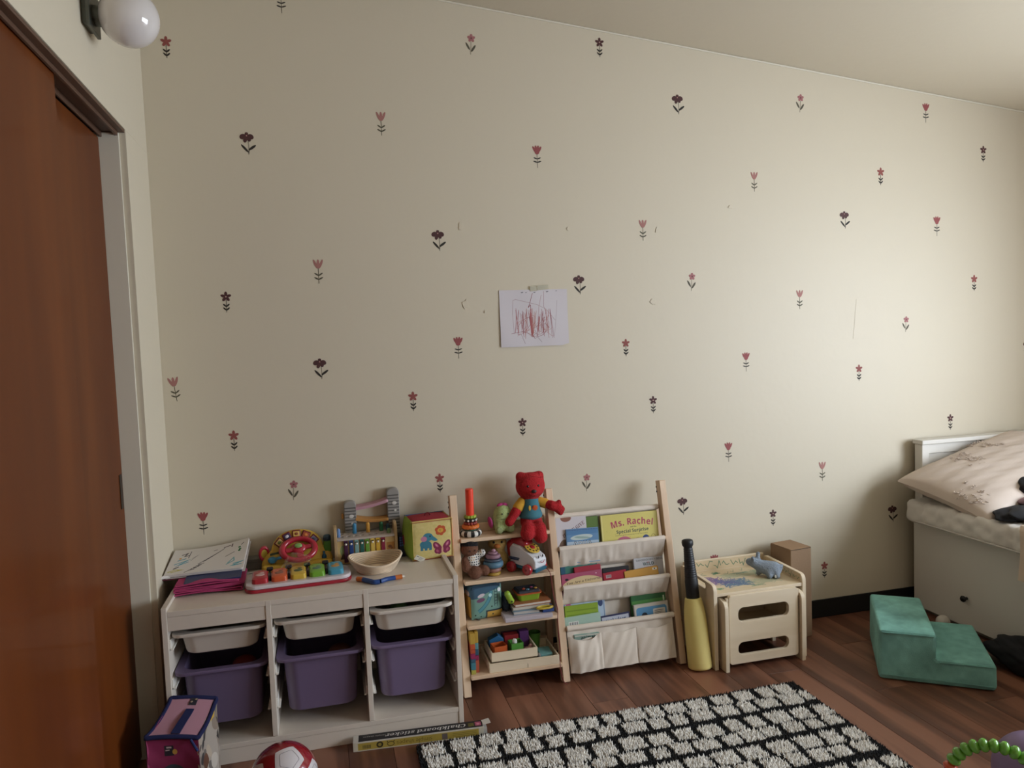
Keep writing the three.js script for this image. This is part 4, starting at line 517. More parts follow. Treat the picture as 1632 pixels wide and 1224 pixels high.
  // third tier
  book('picture_book', 'pale blue book with balloons behind the lime book', 1.512, 1.695, 0.303, 0.13, 0.160, 0.008, '#a9bcd0', cov(384, 320, '#a9bcd0', (c) => { c.fillStyle = '#b54a86'; c.beginPath(); c.arc(40, 34, 24, 0, 7); c.fill(); c.fillStyle = '#34456f'; c.beginPath(); c.ellipse(345, 44, 24, 30, 0, 0, 7); c.fill(); c.strokeStyle = '#5a6f8a'; c.lineWidth = 6; c.strokeRect(6, 6, 372, 308); txt(c, 'Y', 320, 160, 'bold 44px sans-serif', '#b54a86'); txt(c, 'd', 250, 60, 'bold 30px sans-serif', '#3c5a90'); }), 0.0, 0.12);
  book('board_book', 'lime green striped board book in the lowest sling', 1.512, 1.66, 0.284, 0.13, 0.175, 0.008, '#7f9a2f', cov(256, 256, '#86a132', (c) => { c.fillStyle = '#6d8a26'; for (let i = 0; i < 8; i++) c.fillRect(10, 30 + i * 30, 236, 8); }), 0.0, 0.12);
  book('board_book', 'mint green book with a white barcode label', 1.51, 1.668, 0.243, 0.125, 0.188, 0.008, '#9fb9a8', cov(256, 192, '#a3bcae', (c) => { c.fillStyle = '#e4e2dc'; c.fillRect(24, 30, 70, 40); c.fillStyle = '#3a3f48'; for (let i = 0; i < 10; i++) c.fillRect(30 + i * 6, 34, i % 3 ? 2 : 4, 26); }), 0.03, 0.12);
  book('board_book', 'navy edged book with cursive lettering low in the sling', 1.668, 1.80, 0.228, 0.125, 0.187, 0.008, '#2a2d52', cov(384, 288, '#b9bcc8', (c) => { c.strokeStyle = '#2a2d52'; c.lineWidth = 14; c.strokeRect(4, 4, 376, 280); c.strokeStyle = '#34406a'; c.lineWidth = 6; c.beginPath(); for (let i = 0; i < 60; i++) c.lineTo(60 + i * 4.6, 62 - 14 * Math.sin(i * 0.9) - (i % 17 === 4 ? 22 : 0)); c.stroke(); }), 0.04, 0.12);
  book('picture_book', 'green hardcover book with white series lettering', 1.816, 1.976, 0.307, 0.13, 0.160, 0.014, '#2f6b3a', cov(384, 384, '#4f8a45', (c) => { c.fillStyle = '#2c6238'; c.fillRect(0, 0, 384, 90); txt(c, 'Beginner Books', 196, 158, 'bold 36px serif', '#cfdccb', -0.02); c.fillStyle = '#c9d8c4'; c.fillRect(26, 130, 24, 46); c.fillRect(356, 70, 16, 50); }), 0.02, 0.12);
  book('board_book', 'white and blue board book with a rounded picture frame', 1.82, 1.978, 0.254, 0.125, 0.182, 0.01, '#c2bcb2', cov(384, 320, '#c8c1b6', (c) => { c.fillStyle = '#5b93bd'; c.beginPath(); c.roundRect(18, 30, 350, 300, 30); c.fill(); c.fillStyle = '#d6d0c6'; c.beginPath(); c.roundRect(210, 60, 140, 120, 12); c.fill(); c.fillStyle = '#232a33'; c.beginPath(); c.arc(110, 120, 34, 0, 7); c.fill(); c.fillRect(60, 128, 100, 14); c.fillStyle = '#6b6b70'; for (let i = 0; i < 4; i++) c.fillRect(226, 78 + i * 18, 104 - i * 14, 6); }), 0.02, 0.12);
  book('board_book', 'mint book tucked in the fabric pocket below the slings', 1.53, 1.64, 0.178, 0.05, 0.229, 0.008, '#8fa99c', cov(256, 256, '#93ab9f', (c) => { txt(c, 'animals', 150, 42, 'bold 44px sans-serif', '#1d2a2a'); c.fillStyle = '#dcd8cc'; c.fillRect(0, 0, 256, 10); }), -0.02, -0.2);
}

// ---------------------------------------------------------------- toys on the rack
{ // ring stacker
  const t = thing('ring_stacker', 'baby ring stacker with orange post and black and white rings', 'toy', [1.146, SH[0][0], 0.098]);
  mesh('base_ring', tor(0.033, 0.0125, 40, 14).translate(0, 0.0125, 0), mat('#d9d5cc', 0.45), t);
  for (let i = 0; i < 9; i++) { const a = i / 9 * 2 * PI, s = mesh('black_stripe', new THREE.TorusGeometry(0.033, 0.0128, 12, 6, 0.34).rotateX(PI / 2), mat('#161416', 0.45), t); s.position.y = 0.0125; s.rotation.y = a; }
  mesh('teal_ring', tor(0.022, 0.006).translate(0, 0.028, 0), mat('#2f5a4a', 0.4), t); mesh('orange_ring', warp(tor(0.028, 0.0085, 60, 12), v => { const a = Math.atan2(v.z, v.x); v.y += 0.0012 * Math.sin(a * 14); }).translate(0, 0.039, 0), mat('#cf6a26', 0.5), t);
  const be = []; for (let i = 0; i < 12; i++) { const a = i / 12 * 2 * PI; be.push(at(ball(0.0065, 1, 1, 1, 10), 0.022 * Math.cos(a), 0.053, 0.022 * Math.sin(a))); } mesh('bead_ring', be, mat('#96403a', 0.25), t);
  mesh('dark_ring', tor(0.02, 0.0072).translate(0, 0.066, 0), mat('#17161a', 0.4), t); const wd = []; for (let i = 0; i < 9; i++) { const a = i / 9 * 2 * PI; wd.push(at(ball(0.0045, 1, 1, 1, 10), 0.0253 * Math.cos(a), 0.066, 0.0253 * Math.sin(a))); } mesh('white_dots', wd, mat('#e4e0d8', 0.4), t);
  mesh('lime_ring', warp(tor(0.017, 0.007, 60, 10), v => { const a = Math.atan2(v.z, v.x), k = 1 + 0.1 * Math.cos(a * 12); v.x *= k; v.z *= k; }).translate(0, 0.079, 0), mat('#98a93a', 0.4), t);
  mesh('post', lathe([[0, 0.02], [0.0155, 0.02], [0.0165, 0.08], [0.0165, 0.19], [0.0145, 0.1945], [0, 0.195]], 28), mat('#e8452c', 0.35), t);
}
{ // green plush
  const t = thing('plush_toy', 'pale green round plush with pink wing and sleepy stitched mouth', 'plush', [1.283, SH[0][0], 0.09]);
  mesh('body', blob([{ c: [0, 0.042, 0], r: [0.044, 0.042, 0.038] }, { c: [0.002, 0.075, 0], r: [0.038, 0.038, 0.034] }, { c: [-0.022, 0.018, 0.03], r: [0.018, 0.019, 0.015] }, { c: [0.026, 0.02, 0.03], r: [0.018, 0.019, 0.015] }], 0.0045), plush('#a9b87c'), t);
  mesh('belly_pad', at(ball(0.013, 1, 1, 0.4), -0.022, 0.018, 0.044), plush('#c9d69a'), t); mesh('belly_pad', at(ball(0.013, 1, 1, 0.4), 0.026, 0.02, 0.044), plush('#c9d69a'), t);
  mesh('eye', at(ball(0.003), -0.008, 0.082, 0.034), mat('#1b1a18', 0.3), t); mesh('eye', at(ball(0.003), 0.018, 0.082, 0.034), mat('#1b1a18', 0.3), t); mesh('stitched_mouth', tube([[-0.012, 0.062, 0.0365], [-0.002, 0.0615, 0.0385], [0.008, 0.062, 0.0375]], 0.0009, 12), mat('#2b2a20', 0.8), t);
  mesh('pink_wing', at(ball(0.022, 0.35, 1.15, 0.7), -0.053, 0.045, 0.006, 0, 0.3, 0.2), fabric('#b5407c'), t); mesh('pink_bow', [at(ball(0.011, 1.2, 0.7, 0.7), -0.008, 0.113, 0, 0, 0, 0.3), at(ball(0.011, 1.2, 0.7, 0.7), 0.012, 0.113, 0, 0, 0, -0.3)], fabric('#b5407c'), t);
}
{ // plain red plush in a teal shirt
  const t = thing('plush_doll', 'seated red plush bear in a teal shirt with yellow sleeves, arm outstretched', 'plush', [1.402, SH[0][0], 0.098]);
  const R = plush('#a81c22');
  mesh('body', blob([{ c: [0.002, 0.185, 0.008], r: [0.062, 0.057, 0.048] }, { c: [-0.04, 0.228, 0.004], r: [0.018, 0.018, 0.012] }, { c: [0.043, 0.226, 0.004], r: [0.018, 0.018, 0.012] }, { c: [0.002, 0.166, 0.05], r: [0.022, 0.017, 0.014] },
    [[0, 0.13, 0.005], 0.03, [-0.002, 0.05, 0.005], 0.042], [[-0.04, 0.118, 0.008], 0.017, [-0.068, 0.085, 0.022], 0.017], [[-0.068, 0.085, 0.022], 0.017, [-0.098, 0.048, 0.03], 0.019],
    [[0.044, 0.112, 0.006], 0.016, [0.085, 0.1, 0.033], 0.017], [[0.085, 0.1, 0.033], 0.017, [0.112, 0.086, 0.036], 0.017], [[0.112, 0.088, 0.036], 0.011, [0.128, 0.082, 0.038], 0.011], [[0.11, 0.098, 0.036], 0.009, [0.116, 0.113, 0.036], 0.009], [[0.112, 0.08, 0.036], 0.01, [0.12, 0.066, 0.038], 0.01],
    [[-0.022, 0.032, 0.02], 0.024, [-0.03, 0.022, 0.066], 0.024], [[-0.03, 0.024, 0.07], 0.024, [-0.036, 0.004, 0.077], 0.029], [[0.02, 0.032, 0.02], 0.024, [0.018, 0.02, 0.066], 0.024], [[0.018, 0.02, 0.07], 0.023, [0.02, -0.014, 0.075], 0.028]], 0.0045, 0.014), R, t);
  mesh('shirt', blob([[[0, 0.125, 0.006], 0.0345, [-0.001, 0.075, 0.006], 0.045], { c: [-0.001, 0.062, 0.006], r: [0.046, 0.014, 0.046] }], 0.0045), fabric('#3f7482'), t);
  mesh('sleeve', blob([[[-0.036, 0.122, 0.008], 0.02, [-0.056, 0.1, 0.015], 0.022]], 0.004), fabric('#c9962f'), t); mesh('sleeve', blob([[[0.038, 0.116, 0.006], 0.02, [0.062, 0.107, 0.014], 0.021]], 0.004), fabric('#c9962f'), t);
  mesh('shirt_patch', at(ball(0.012, 1, 0.95, 0.25), 0.008, 0.1, 0.0465), fabric('#c0562a'), t); mesh('shirt_patch', at(ball(0.006, 0.9, 1.9, 0.3), -0.014, 0.1, 0.045), fabric('#c9a845'), t);
  mesh('nose', at(ball(0.009, 1.2, 0.85, 0.7), 0.002, 0.172, 0.063), mat('#2a1414', 0.5), t); mesh('eye', at(ball(0.0055), -0.02, 0.192, 0.05), mat('#141214', 0.2), t); mesh('eye', at(ball(0.0055), 0.024, 0.192, 0.05), mat('#141214', 0.2), t);
}
{ // brown doll in dotted suit
  const t = thing('plush_doll', 'brown plush doll in a white suit with dark dots', 'plush', [1.138, SH[1][0], 0.125]), br = plush('#6b4634');
  mesh('body', blob([{ c: [-0.008, 0.112, 0.01], r: [0.036, 0.03, 0.032] }, [[0, 0.085, 0.005], 0.024, [0.004, 0.03, 0.0], 0.032], [[-0.03, 0.07, 0.02], 0.014, [-0.028, 0.045, 0.042], 0.018], [[0.0, 0.024, 0.02], 0.022, [0.004, 0.026, 0.055], 0.026], [[0.03, 0.024, 0.015], 0.02, [0.044, 0.03, 0.05], 0.021]], 0.004, 0.01), br, t);
  const dt = canvasTex(256, 256, (c) => { c.fillStyle = '#d6d2cb'; c.fillRect(0, 0, 256, 256); for (let i = 0; i < 8; i++) for (let j = 0; j < 8; j++) { c.fillStyle = (i * 3 + j) % 7 === 0 ? '#b58a5a' : '#25262e'; c.beginPath(); c.arc(16 + i * 32 + (j % 2 ? 6 : 0), 16 + j * 32, 9, 0, 7); c.fill(); } }); dt.wrapS = dt.wrapT = THREE.RepeatWrapping; dt.repeat.set(13, 13);
  mesh('dotted_suit', blob([[[0, 0.083, 0.006], 0.0275, [0.004, 0.035, 0.002], 0.036], [[0.02, 0.08, 0.01], 0.016, [0.042, 0.095, 0.02], 0.014]], 0.004, 0.01), mat('#ffffff', 0.95, { map: dt }), t);
  mesh('black_cap', blob([{ c: [-0.006, 0.128, 0.002], r: [0.036, 0.021, 0.034] }], 0.004), plush('#141216'), t); mesh('eye', at(ball(0.0028), -0.012, 0.112, 0.042), mat('#1a1210', 0.3), t); mesh('eye', at(ball(0.0028), 0.01, 0.112, 0.041), mat('#1a1210', 0.3), t);
}
{ // wooden cake stacker, duck
  const t = thing('wooden_stacker', 'pastel wooden ring stacker in mauve, blue, pink and yellow', 'toy', [1.224, SH[1][0], 0.148]);
  const disc = (n, R, h, y, c) => mesh(n, lathe([[0, y], [R - h * 0.4, y], [R - h * 0.1, y + h * 0.15], [R, y + h * 0.5], [R - h * 0.1, y + h * 0.85], [R - h * 0.4, y + h], [0, y + h]], 36), mat(c, 0.5), t);
  disc('yellow_ring', 0.03, 0.014, 0, '#b5913c'); disc('pink_ring', 0.032, 0.018, 0.0142, '#9a6a5c'); disc('blue_ring', 0.042, 0.026, 0.0324, '#4f7389'); disc('navy_ring', 0.036, 0.01, 0.0586, '#3f4a5c'); disc('mauve_ring', 0.031, 0.016, 0.0688, '#8c6a78'); disc('mauve_knob', 0.02, 0.01, 0.085, '#8c6a78'); mesh('knob', at(ball(0.0075, 1.2, 1, 1), 0.003, 0.098, 0), mat('#a87f90', 0.5), t);
  const d = thing('plush_duck', 'yellow plush duck standing behind the wooden stacker', 'plush', [1.262, SH[1][0], 0.086]);
  mesh('body', blob([{ c: [0, 0.04, 0], r: [0.04, 0.04, 0.03] }, { c: [-0.004, 0.112, 0.004], r: [0.039, 0.03, 0.03] }, [[0, 0.06, 0], 0.026, [-0.002, 0.095, 0.002], 0.024]], 0.0045), plush('#b99a5c'), d); mesh('beak', at(ball(0.013, 1, 0.75, 0.9), -0.012, 0.107, 0.034), fabric('#c2763a'), d); mesh('eye', at(ball(0.005), -0.024, 0.122, 0.027), mat('#141212', 0.25), d); mesh('eye', at(ball(0.005), 0.008, 0.121, 0.031), mat('#141212', 0.25), d);
}
{ // pull-along telephone
  const t = thing('toy_telephone', 'pull along toy telephone with red handset, yellow dial and red wheels', 'toy', [1.366, SH[1][0], 0.148], -0.95); t.scale.setScalar(1.12);
  const wh = mat('#d2d3d8', 0.3, { clearcoat: 0.4 }), red = mat('#a3202b', 0.32, { clearcoat: 0.4 }), teal = mat('#1f5a70', 0.35);
  const prof = outline([[-0.052, 0.026], [0.058, 0.018], [0.066, 0.028], [0.066, 0.05], [0.058, 0.064], [-0.008, 0.098], [-0.04, 0.102], [-0.056, 0.086]]);
  mesh('body', ext(prof, 0.056, 0.006, 6).translate(0, 0, -0.028), wh, t);
  mesh('chassis', ext(outline([[-0.06, 0.018], [0.066, 0.01], [0.068, 0.02], [0.05, 0.026], [-0.052, 0.036], [-0.06, 0.03]]), 0.06, 0.004, 4).translate(0, 0, -0.03), teal, t);
  mesh('handset', [at(soft(0.07, 0.036, 0.05, 0.015), -0.03, 0.104, 0, 0, 0, 0.14), at(soft(0.04, 0.066, 0.066, 0.018), -0.055, 0.078, 0, 0, 0, 0.12), at(soft(0.034, 0.026, 0.05, 0.012), 0.0, 0.104, 0, 0, 0, -0.25)], red, t);
  for (const [x, s] of [[-0.04, 1], [0.036, 1], [-0.04, -1], [0.036, -1]]) { const w = mesh('wheel', at(lathe([[0, -0.009], [0.016, -0.009], [0.0195, -0.006], [0.0195, 0.005], [0.017, 0.008], [0.006, 0.009], [0, 0.0085]], 28), 0, 0, 0, s * PI / 2), red, t); w.position.set(x, 0.0196, s * 0.043); mesh('axle_cap', at(ball(0.0045, 1, 1, 0.5), 0, 0, s * 0.0095), mat('#7d1822', 0.3), w); }
  const dial = new THREE.Group(); dial.name = 'dial'; dial.position.set(0.026, 0.0875, 0.0); dial.rotation.z = -0.50; t.add(dial); dial.scale.set(1.08, 1, 1.08); mesh('dial_disc', lathe([[0, 0], [0.026, 0], [0.0275, 0.002], [0.026, 0.005], [0, 0.0055]], 36), mat('#c9a640', 0.35), dial); for (let i = 0; i < 10; i++) { const a = i / 10 * 2 * PI; mesh('finger_hole', at(cyl(0.0036, 0.0036, 0.0012, 12), 0.0195 * Math.cos(a), 0.0052, 0.0195 * Math.sin(a)), mat('#3a2f20', 0.6), dial); } mesh('dial_centre', at(lathe([[0, 0], [0.01, 0], [0.008, 0.003], [0, 0.0035]], 20), 0, 0.005, 0), red, dial);
  for (const s of [-1, 1]) mesh('eye', [at(ball(0.0045, 0.35, 1.3, 0.8), 0.0655, 0.064, s * 0.012)], mat('#15161c', 0.25), t); mesh('smile', tube([[0.073, 0.05, -0.012], [0.074, 0.044, -0.004], [0.074, 0.044, 0.006], [0.073, 0.05, 0.014]], 0.0012, 14), mat('#a3202b', 0.4), t);
  mesh('cord_coil', tube(Array.from({ length: 40 }, (_, i) => [-0.05 + i * 0.0011, 0.05 + 0.004 * Math.sin(i * 1.2), 0.036 + 0.004 * Math.cos(i * 1.2)]), 0.0016, 120), mat('#35476b', 0.5), t);
  const s = mesh('pull_string', tube([[1.433, 0.462, 0.176], [1.441, 0.455, 0.203], [1.446, 0.44, 0.212], [1.452, 0.36, 0.225], [1.46, 0.31, 0.248], [1.458, 0.25, 0.252], [1.455, 0.15, 0.278], [1.452, 0.09, 0.283], [1.455, 0.06, 0.281], [1.462, 0.03, 0.28], [1.472, 0.01, 0.276], [1.482, 0.0025, 0.274]], 0.0016, 160, false, 6), mat('#7a2b30', 0.8)); tag(s, 'thin dark red pull string hanging down past the shelves to the floor', 'string');
}
{ // third shelf
  const y = SH[2][0];
  const tex = canvasTex(512, 512, (c) => { c.fillStyle = '#6f9488'; c.fillRect(0, 0, 512, 512); c.fillStyle = '#3d5a70'; c.beginPath(); c.moveTo(0, 0); c.lineTo(512, 0); c.lineTo(430, 70); c.quadraticCurveTo(180, 120, 90, 180); c.lineTo(0, 190); c.fill(); c.fillStyle = '#c9bdc2'; c.beginPath(); c.ellipse(160, 140, 60, 26, -0.3, 0, 7); c.fill(); c.fillStyle = '#6f4a66'; c.beginPath(); c.ellipse(150, 210, 70, 30, -0.2, 0, 7); c.fill(); c.strokeStyle = '#34606e'; c.lineWidth = 60; c.beginPath(); c.moveTo(330, 90); c.quadraticCurveTo(300, 260, 110, 390); c.stroke(); c.strokeStyle = '#4f8894'; c.lineWidth = 44; c.stroke(); c.fillStyle = '#a9cfd0'; c.beginPath(); c.arc(310, 150, 28, 0, 7); c.fill(); c.strokeStyle = '#2a3040'; c.lineWidth = 8; c.beginPath(); c.moveTo(385, 60); c.lineTo(380, 330); c.moveTo(430, 60); c.lineTo(430, 340); for (let i = 0; i < 5; i++) { c.moveTo(383, 110 + i * 46); c.lineTo(430, 110 + i * 46); } c.stroke(); c.fillStyle = '#e2dfe0'; c.beginPath(); c.arc(470, 90, 30, 0, 7); c.fill(); c.fillStyle = '#2e3c44'; c.fillRect(230, 380, 282, 132); c.fillStyle = '#c49a45'; c.fillRect(255, 405, 257, 107); c.fillStyle = '#2e3c2a'; for (const [x, q] of [[60, 440], [330, 330], [150, 470], [350, 455]]) { c.beginPath(); c.arc(x, q, 12, 0, 7); c.fill(); } });
  const t = thing('fabric_bag', 'soft fabric cube bag with playground slide picture in blue and green', 'toy', [1.178, y, 0.125], 0.12);
  const puff = grid(16, 16, (u, v) => { const e = Math.pow(Math.sin(u * PI) * Math.sin(v * PI), 0.35); return [(u - 0.5) * 0.13, (v - 0.5) * 0.134, e * 0.014]; });
  mesh('padded_body', warp(soft(0.13, 0.138, 0.096, 0.022, 5).translate(0, 0.0695, 0), v => { v.x += 0.004 * Math.sin(v.y * 40); }), fabric('#4a6a80'), t); mesh('front_picture', puff.translate(0.001, 0.07, 0.0445), mat('#ffffff', 0.95, { map: tex, bumpMap: TX.weave, bumpScale: 0.0005 }), t); mesh('yellow_gusset', at(soft(0.018, 0.09, 0.07, 0.007), -0.06, 0.052, 0.004, 0, 0, 0.05), fabric('#b5853a'), t); mesh('pink_gusset', at(soft(0.014, 0.03, 0.05, 0.006), -0.063, 0.112, 0.01, 0, 0, -0.3), fabric('#b59a94'), t); mesh('zip_band', at(soft(0.12, 0.012, 0.006, 0.0025), 0, 0.130, 0.047), fabric('#2f4458'), t); mesh('zip_pull', tube([[-0.05, 0.008, 0.05], [-0.036, 0.004, 0.055], [-0.03, 0.004, 0.052]], 0.0025, 10), mat('#4a4038', 0.4, { metalness: 0.6 }), t);
  const S = (name, lab, w, h, d, x, yy, z, rot, c, page) => { const o = thing(name, lab, name === 'flat_box' ? 'box' : 'book', [x, yy, z], rot); if (page) { mesh('lower_cover', bx(-w / 2, w / 2, 0, 0.0018, -d / 2, d / 2, 0.0006), mat(c, 0.5), o); mesh('pages', bx(-w / 2 + 0.003, w / 2 - 0.002, 0.0018, h - 0.0018, -d / 2 + 0.002, d / 2 - 0.003, 0.0004), mat(page, 0.85), o); mesh('upper_cover', bx(-w / 2, w / 2, h - 0.0018, h, -d / 2, d / 2, 0.0006), mat(c, 0.5), o); } else mesh('carton', bx(-w / 2, w / 2, 0, h, -d / 2, d / 2, 0.0015), mat(c, 0.6), o); return o; };
  S('flat_box', 'flat pale lilac box at the bottom of the pile on the third shelf', 0.196, 0.017, 0.17, 1.343, y, 0.162, -0.02, '#b9aeb4'); S('story_book', 'pale blue book lying above the lilac box', 0.11, 0.015, 0.13, 1.34, y + 0.0172, 0.16, -0.05, '#6b8698', '#b9b3ac'); S('story_book', 'dark blue book at the post end of the pile', 0.05, 0.015, 0.12, 1.428, y + 0.0172, 0.172, -0.02, '#27437c', '#3a5088');
  S('story_book', 'cream book with white page edges in the pile', 0.155, 0.013, 0.12, 1.362, y + 0.0325, 0.155, -0.03, '#a8a095', '#c9c0b2'); S('story_book', 'orange brown book below the toy tray', 0.155, 0.012, 0.12, 1.366, y + 0.0456, 0.152, 0.05, '#a0623f', '#cfc6b8');
  const yr = mesh('yellow_ring', tor(0.032, 0.0045, 40, 8)); yr.material = mat('#c2a93a', 0.4); yr.position.set(1.412, y + 0.0372, 0.229); yr.rotation.set(0.06, 0, 0); yr.scale.z = 0.35; tag(yr, 'yellow plastic ring lying on the book pile edge', 'ring');
  const dk = mesh('dark_cloth', warp(smooth(ball(1, 0.034, 0.036, 0.05, 32)), v => { const k = 1 + 0.2 * n3(v.x * 90, v.y * 90, v.z * 60, 4); v.multiplyScalar(k); v.y = Math.max(v.y, -0.03); }), fabric('#1c2530')); dk.position.set(1.268, y + 0.047, 0.135); dk.scale.set(0.62, 1, 1); tag(dk, 'bunched dark navy cloth between the fabric bag and the books', 'cloth');
  const tr = thing('toy_tray', 'lime green toy tray with orange rim and dark netting lid', 'toy', [1.36, y + 0.058, 0.15], 0.05);
  mesh('tray_tub', loftRR([{ w: 0.085, d: 0.07, r: 0.012, y: 0 }, { w: 0.098, d: 0.082, r: 0.014, y: 0.026 }, { w: 0.094, d: 0.078, r: 0.013, y: 0.026 }, { w: 0.084, d: 0.068, r: 0.011, y: 0.003 }]), mat('#7f9e2c', 0.4), tr); mesh('orange_rim', loftRR([{ w: 0.1, d: 0.084, r: 0.014, y: 0.026 }, { w: 0.108, d: 0.092, r: 0.017, y: 0.027 }, { w: 0.108, d: 0.092, r: 0.017, y: 0.031 }, { w: 0.096, d: 0.08, r: 0.013, y: 0.032 }, { w: 0.094, d: 0.078, r: 0.013, y: 0.027 }], false, false), mat('#b0552c', 0.4), tr);
  mesh('net_lid', warp(soft(0.094, 0.016, 0.078, 0.007, 5), v => { v.y += 0.012 * Math.cos(v.x * 28) * Math.cos(v.z * 30); }).translate(0, 0.03, 0), mat('#2d3038', 0.7, { bumpMap: TX.weave, bumpScale: 0.002 }), tr); for (const [x, z, c] of [[-0.02, 0.02, '#a34a34'], [0.016, 0.01, '#8a3a5c'], [0.03, 0.025, '#b58a3a'], [-0.005, 0.03, '#4f7a8a']]) mesh('bead', at(ball(0.006, 1.2, 0.6, 1), x, 0.045, z), mat(c, 0.4), tr);
  const gt = thing('caterpillar_rattle', 'lime green rattle tube leaning on the book pile', 'toy', [1.287, y + 0.058, 0.185]); gt.rotation.set(0.2, 0, 0.45); mesh('tube_body', lathe([[0, 0], [0.01, 0.001], [0.0135, 0.006], [0.012, 0.02], [0.0135, 0.028], [0.012, 0.037], [0.013, 0.046], [0.009, 0.055], [0, 0.057]], 24), mat('#8fae3a', 0.35), gt); mesh('end_hole', at(cyl(0.004, 0.004, 0.002, 14), 0.002, 0.012, 0.0125, PI / 2), mat('#2a3015', 0.6), gt);
}
{ // bottom shelf
  const y = SH[3][0], bc = [['#b5923c', 0.042], ['#b5512f', 0.022], ['#a8452c', 0.016], ['#8c2450', 0.022], ['#34576b', 0.014], ['#3d7684', 0.03], ['#a8a04a', 0.018]];
  let yy = y; bc.slice().reverse().forEach(([c, h], i) => { const o = mesh('stacking_block', bx(-0.0095, 0.0095, 0, h - 0.0006, -0.045, 0.045, 0.0018), mat(c, 0.5)); o.position.set(1.1075, yy, 0.2); yy += h; tag(o, `${['olive', 'teal', 'slate blue', 'magenta', 'brick red', 'orange', 'mustard'][i]} block in the front block tower on the lowest shelf`, 'block', 'coloured block tower'); });
  yy = y; [['#b5553c', 0.05], ['#8c2450', 0.02], ['#34576b', 0.024], ['#5c8f93', 0.026], ['#b5923c', 0.046]].forEach(([c, h], i) => { const o = mesh('stacking_block', bx(-0.007, 0.007, 0, h - 0.0006, -0.04, 0.04, 0.0018), mat(c, 0.5)); o.position.set(1.1255, yy, 0.192); yy += h; tag(o, `${['coral', 'magenta', 'slate blue', 'sea green', 'mustard'][i]} block in the tower against the wooden boxes`, 'block', 'coloured block tower beside the boxes'); });
  const birch = mat('#ffffff', 0.55, { map: TX.birch });
  const crate = (name, lab, w, h, d, x, yb, z, rot) => { const o = thing(name, lab, 'box', [x, yb, z], rot), th = 0.006; mesh('front_board', bx(-w / 2, w / 2, 0, h, d / 2 - th, d / 2, 0.001, true), birch, o); mesh('back_board', bx(-w / 2, w / 2, 0, h, -d / 2, -d / 2 + th, 0.001, true), birch, o); mesh('side_board', bx(-w / 2, -w / 2 + th, 0, h, -d / 2 + th, d / 2 - th, 0.001, true), birch, o); mesh('side_board', bx(w / 2 - th, w / 2, 0, h, -d / 2 + th, d / 2 - th, 0.001, true), birch, o); mesh('bottom_board', bx(-w / 2 + th, w / 2 - th, 0, 0.005, -d / 2 + th, d / 2 - th, 0.0005, true), birch, o); return o; };
  const lo = crate('wooden_tray', 'wide shallow pale wooden box on the lowest shelf', 0.288, 0.036, 0.185, 1.315, y, 0.164, -0.02); mesh('finger_notch', bx(0.012, 0.0135, 0.002, 0.018, 0.0925, 0.0932, 0.0003), mat('#4a3a2c', 0.8), lo);
  crate('wooden_tray', 'smaller wooden tray of small boxes resting on the wide box', 0.19, 0.036, 0.14, 1.277, y + 0.037, 0.172, 0.0);
  const open = (name, lab, c, w, h, d, x, z, rot) => { const o = thing(name, lab, 'box', [x, y + 0.0425, z], rot), th = 0.003; mesh('tub', [bx(-w / 2, w / 2, 0, 0.003, -d / 2, d / 2, 0.0005), bx(-w / 2, w / 2, 0, h, d / 2 - th, d / 2, 0.0008), bx(-w / 2, w / 2, 0, h, -d / 2, -d / 2 + th, 0.0008), bx(-w / 2, -w / 2 + th, 0, h, -d / 2, d / 2, 0.0008), bx(w / 2 - th, w / 2, 0, h, -d / 2, d / 2, 0.0008)], mat(c, 0.5), o); return o; };
  open('small_box', 'open orange box in the wooden tray', '#b8541f', 0.056, 0.046, 0.05, 1.222, 0.198, 0.12); const gbx = open('small_box', 'open green box with a white scrap inside', '#4d8a34', 0.052, 0.05, 0.048, 1.292, 0.2, 0.08); const sc = mesh('white_scrap', warp(smooth(ball(0.012, 0.8, 1.2, 0.6, 14)), v => v.multiplyScalar(1 + 0.3 * n3(v.x * 200, v.y * 200, v.z * 200, 3)))); sc.material = mat('#dcdad6', 0.8); sc.position.set(1.287, y + 0.092, 0.205); tag(sc, 'white paper scrap sticking out of the green box', 'paper');
  const prism = mesh('blue_block', ext(outline([[-0.03, 0], [0.03, 0], [0.03, 0.05], [0.008, 0.066], [-0.03, 0.05]]), 0.03, 0.002).translate(0, 0, -0.015), mat('#24608c', 0.5)); prism.position.set(1.222, y + 0.0425, 0.142); tag(prism, 'blue gabled house block in the wooden tray', 'block');
  const rb = mesh('red_block', bx(-0.03, 0.03, 0, 0.058, -0.018, 0.018), mat('#8a1d22', 0.5)); rb.position.set(1.287, y + 0.0425, 0.135); tag(rb, 'dark red block behind the green box', 'block'); const pb = mesh('purple_block', bx(-0.02, 0.02, 0, 0.066, -0.016, 0.016), mat('#562a66', 0.5)); pb.position.set(1.342, y + 0.0425, 0.133); tag(pb, 'purple block at the end of the wooden tray', 'block'); const pb2 = mesh('purple_block', bx(-0.04, 0.04, 0, 0.05, -0.01, 0.01), mat('#47224f', 0.5)); pb2.position.set(1.3, y + 0.086, 0.08); pb2.position.y = y + 0.037; tag(pb2, 'dark purple block standing behind the wooden tray', 'block'); 
  const pk = mesh('pink_figure', blob([{ c: [0, 0.008, 0], r: [0.013, 0.008, 0.01] }, { c: [0.014, 0.014, -0.004], r: [0.008, 0.01, 0.008] }], 0.002, 0.006), mat('#b5827c', 0.6)); pk.position.set(1.338, y + 0.0425, 0.2); pk.scale.setScalar(1.2); tag(pk, 'small pink figure beside the green box', 'toy');
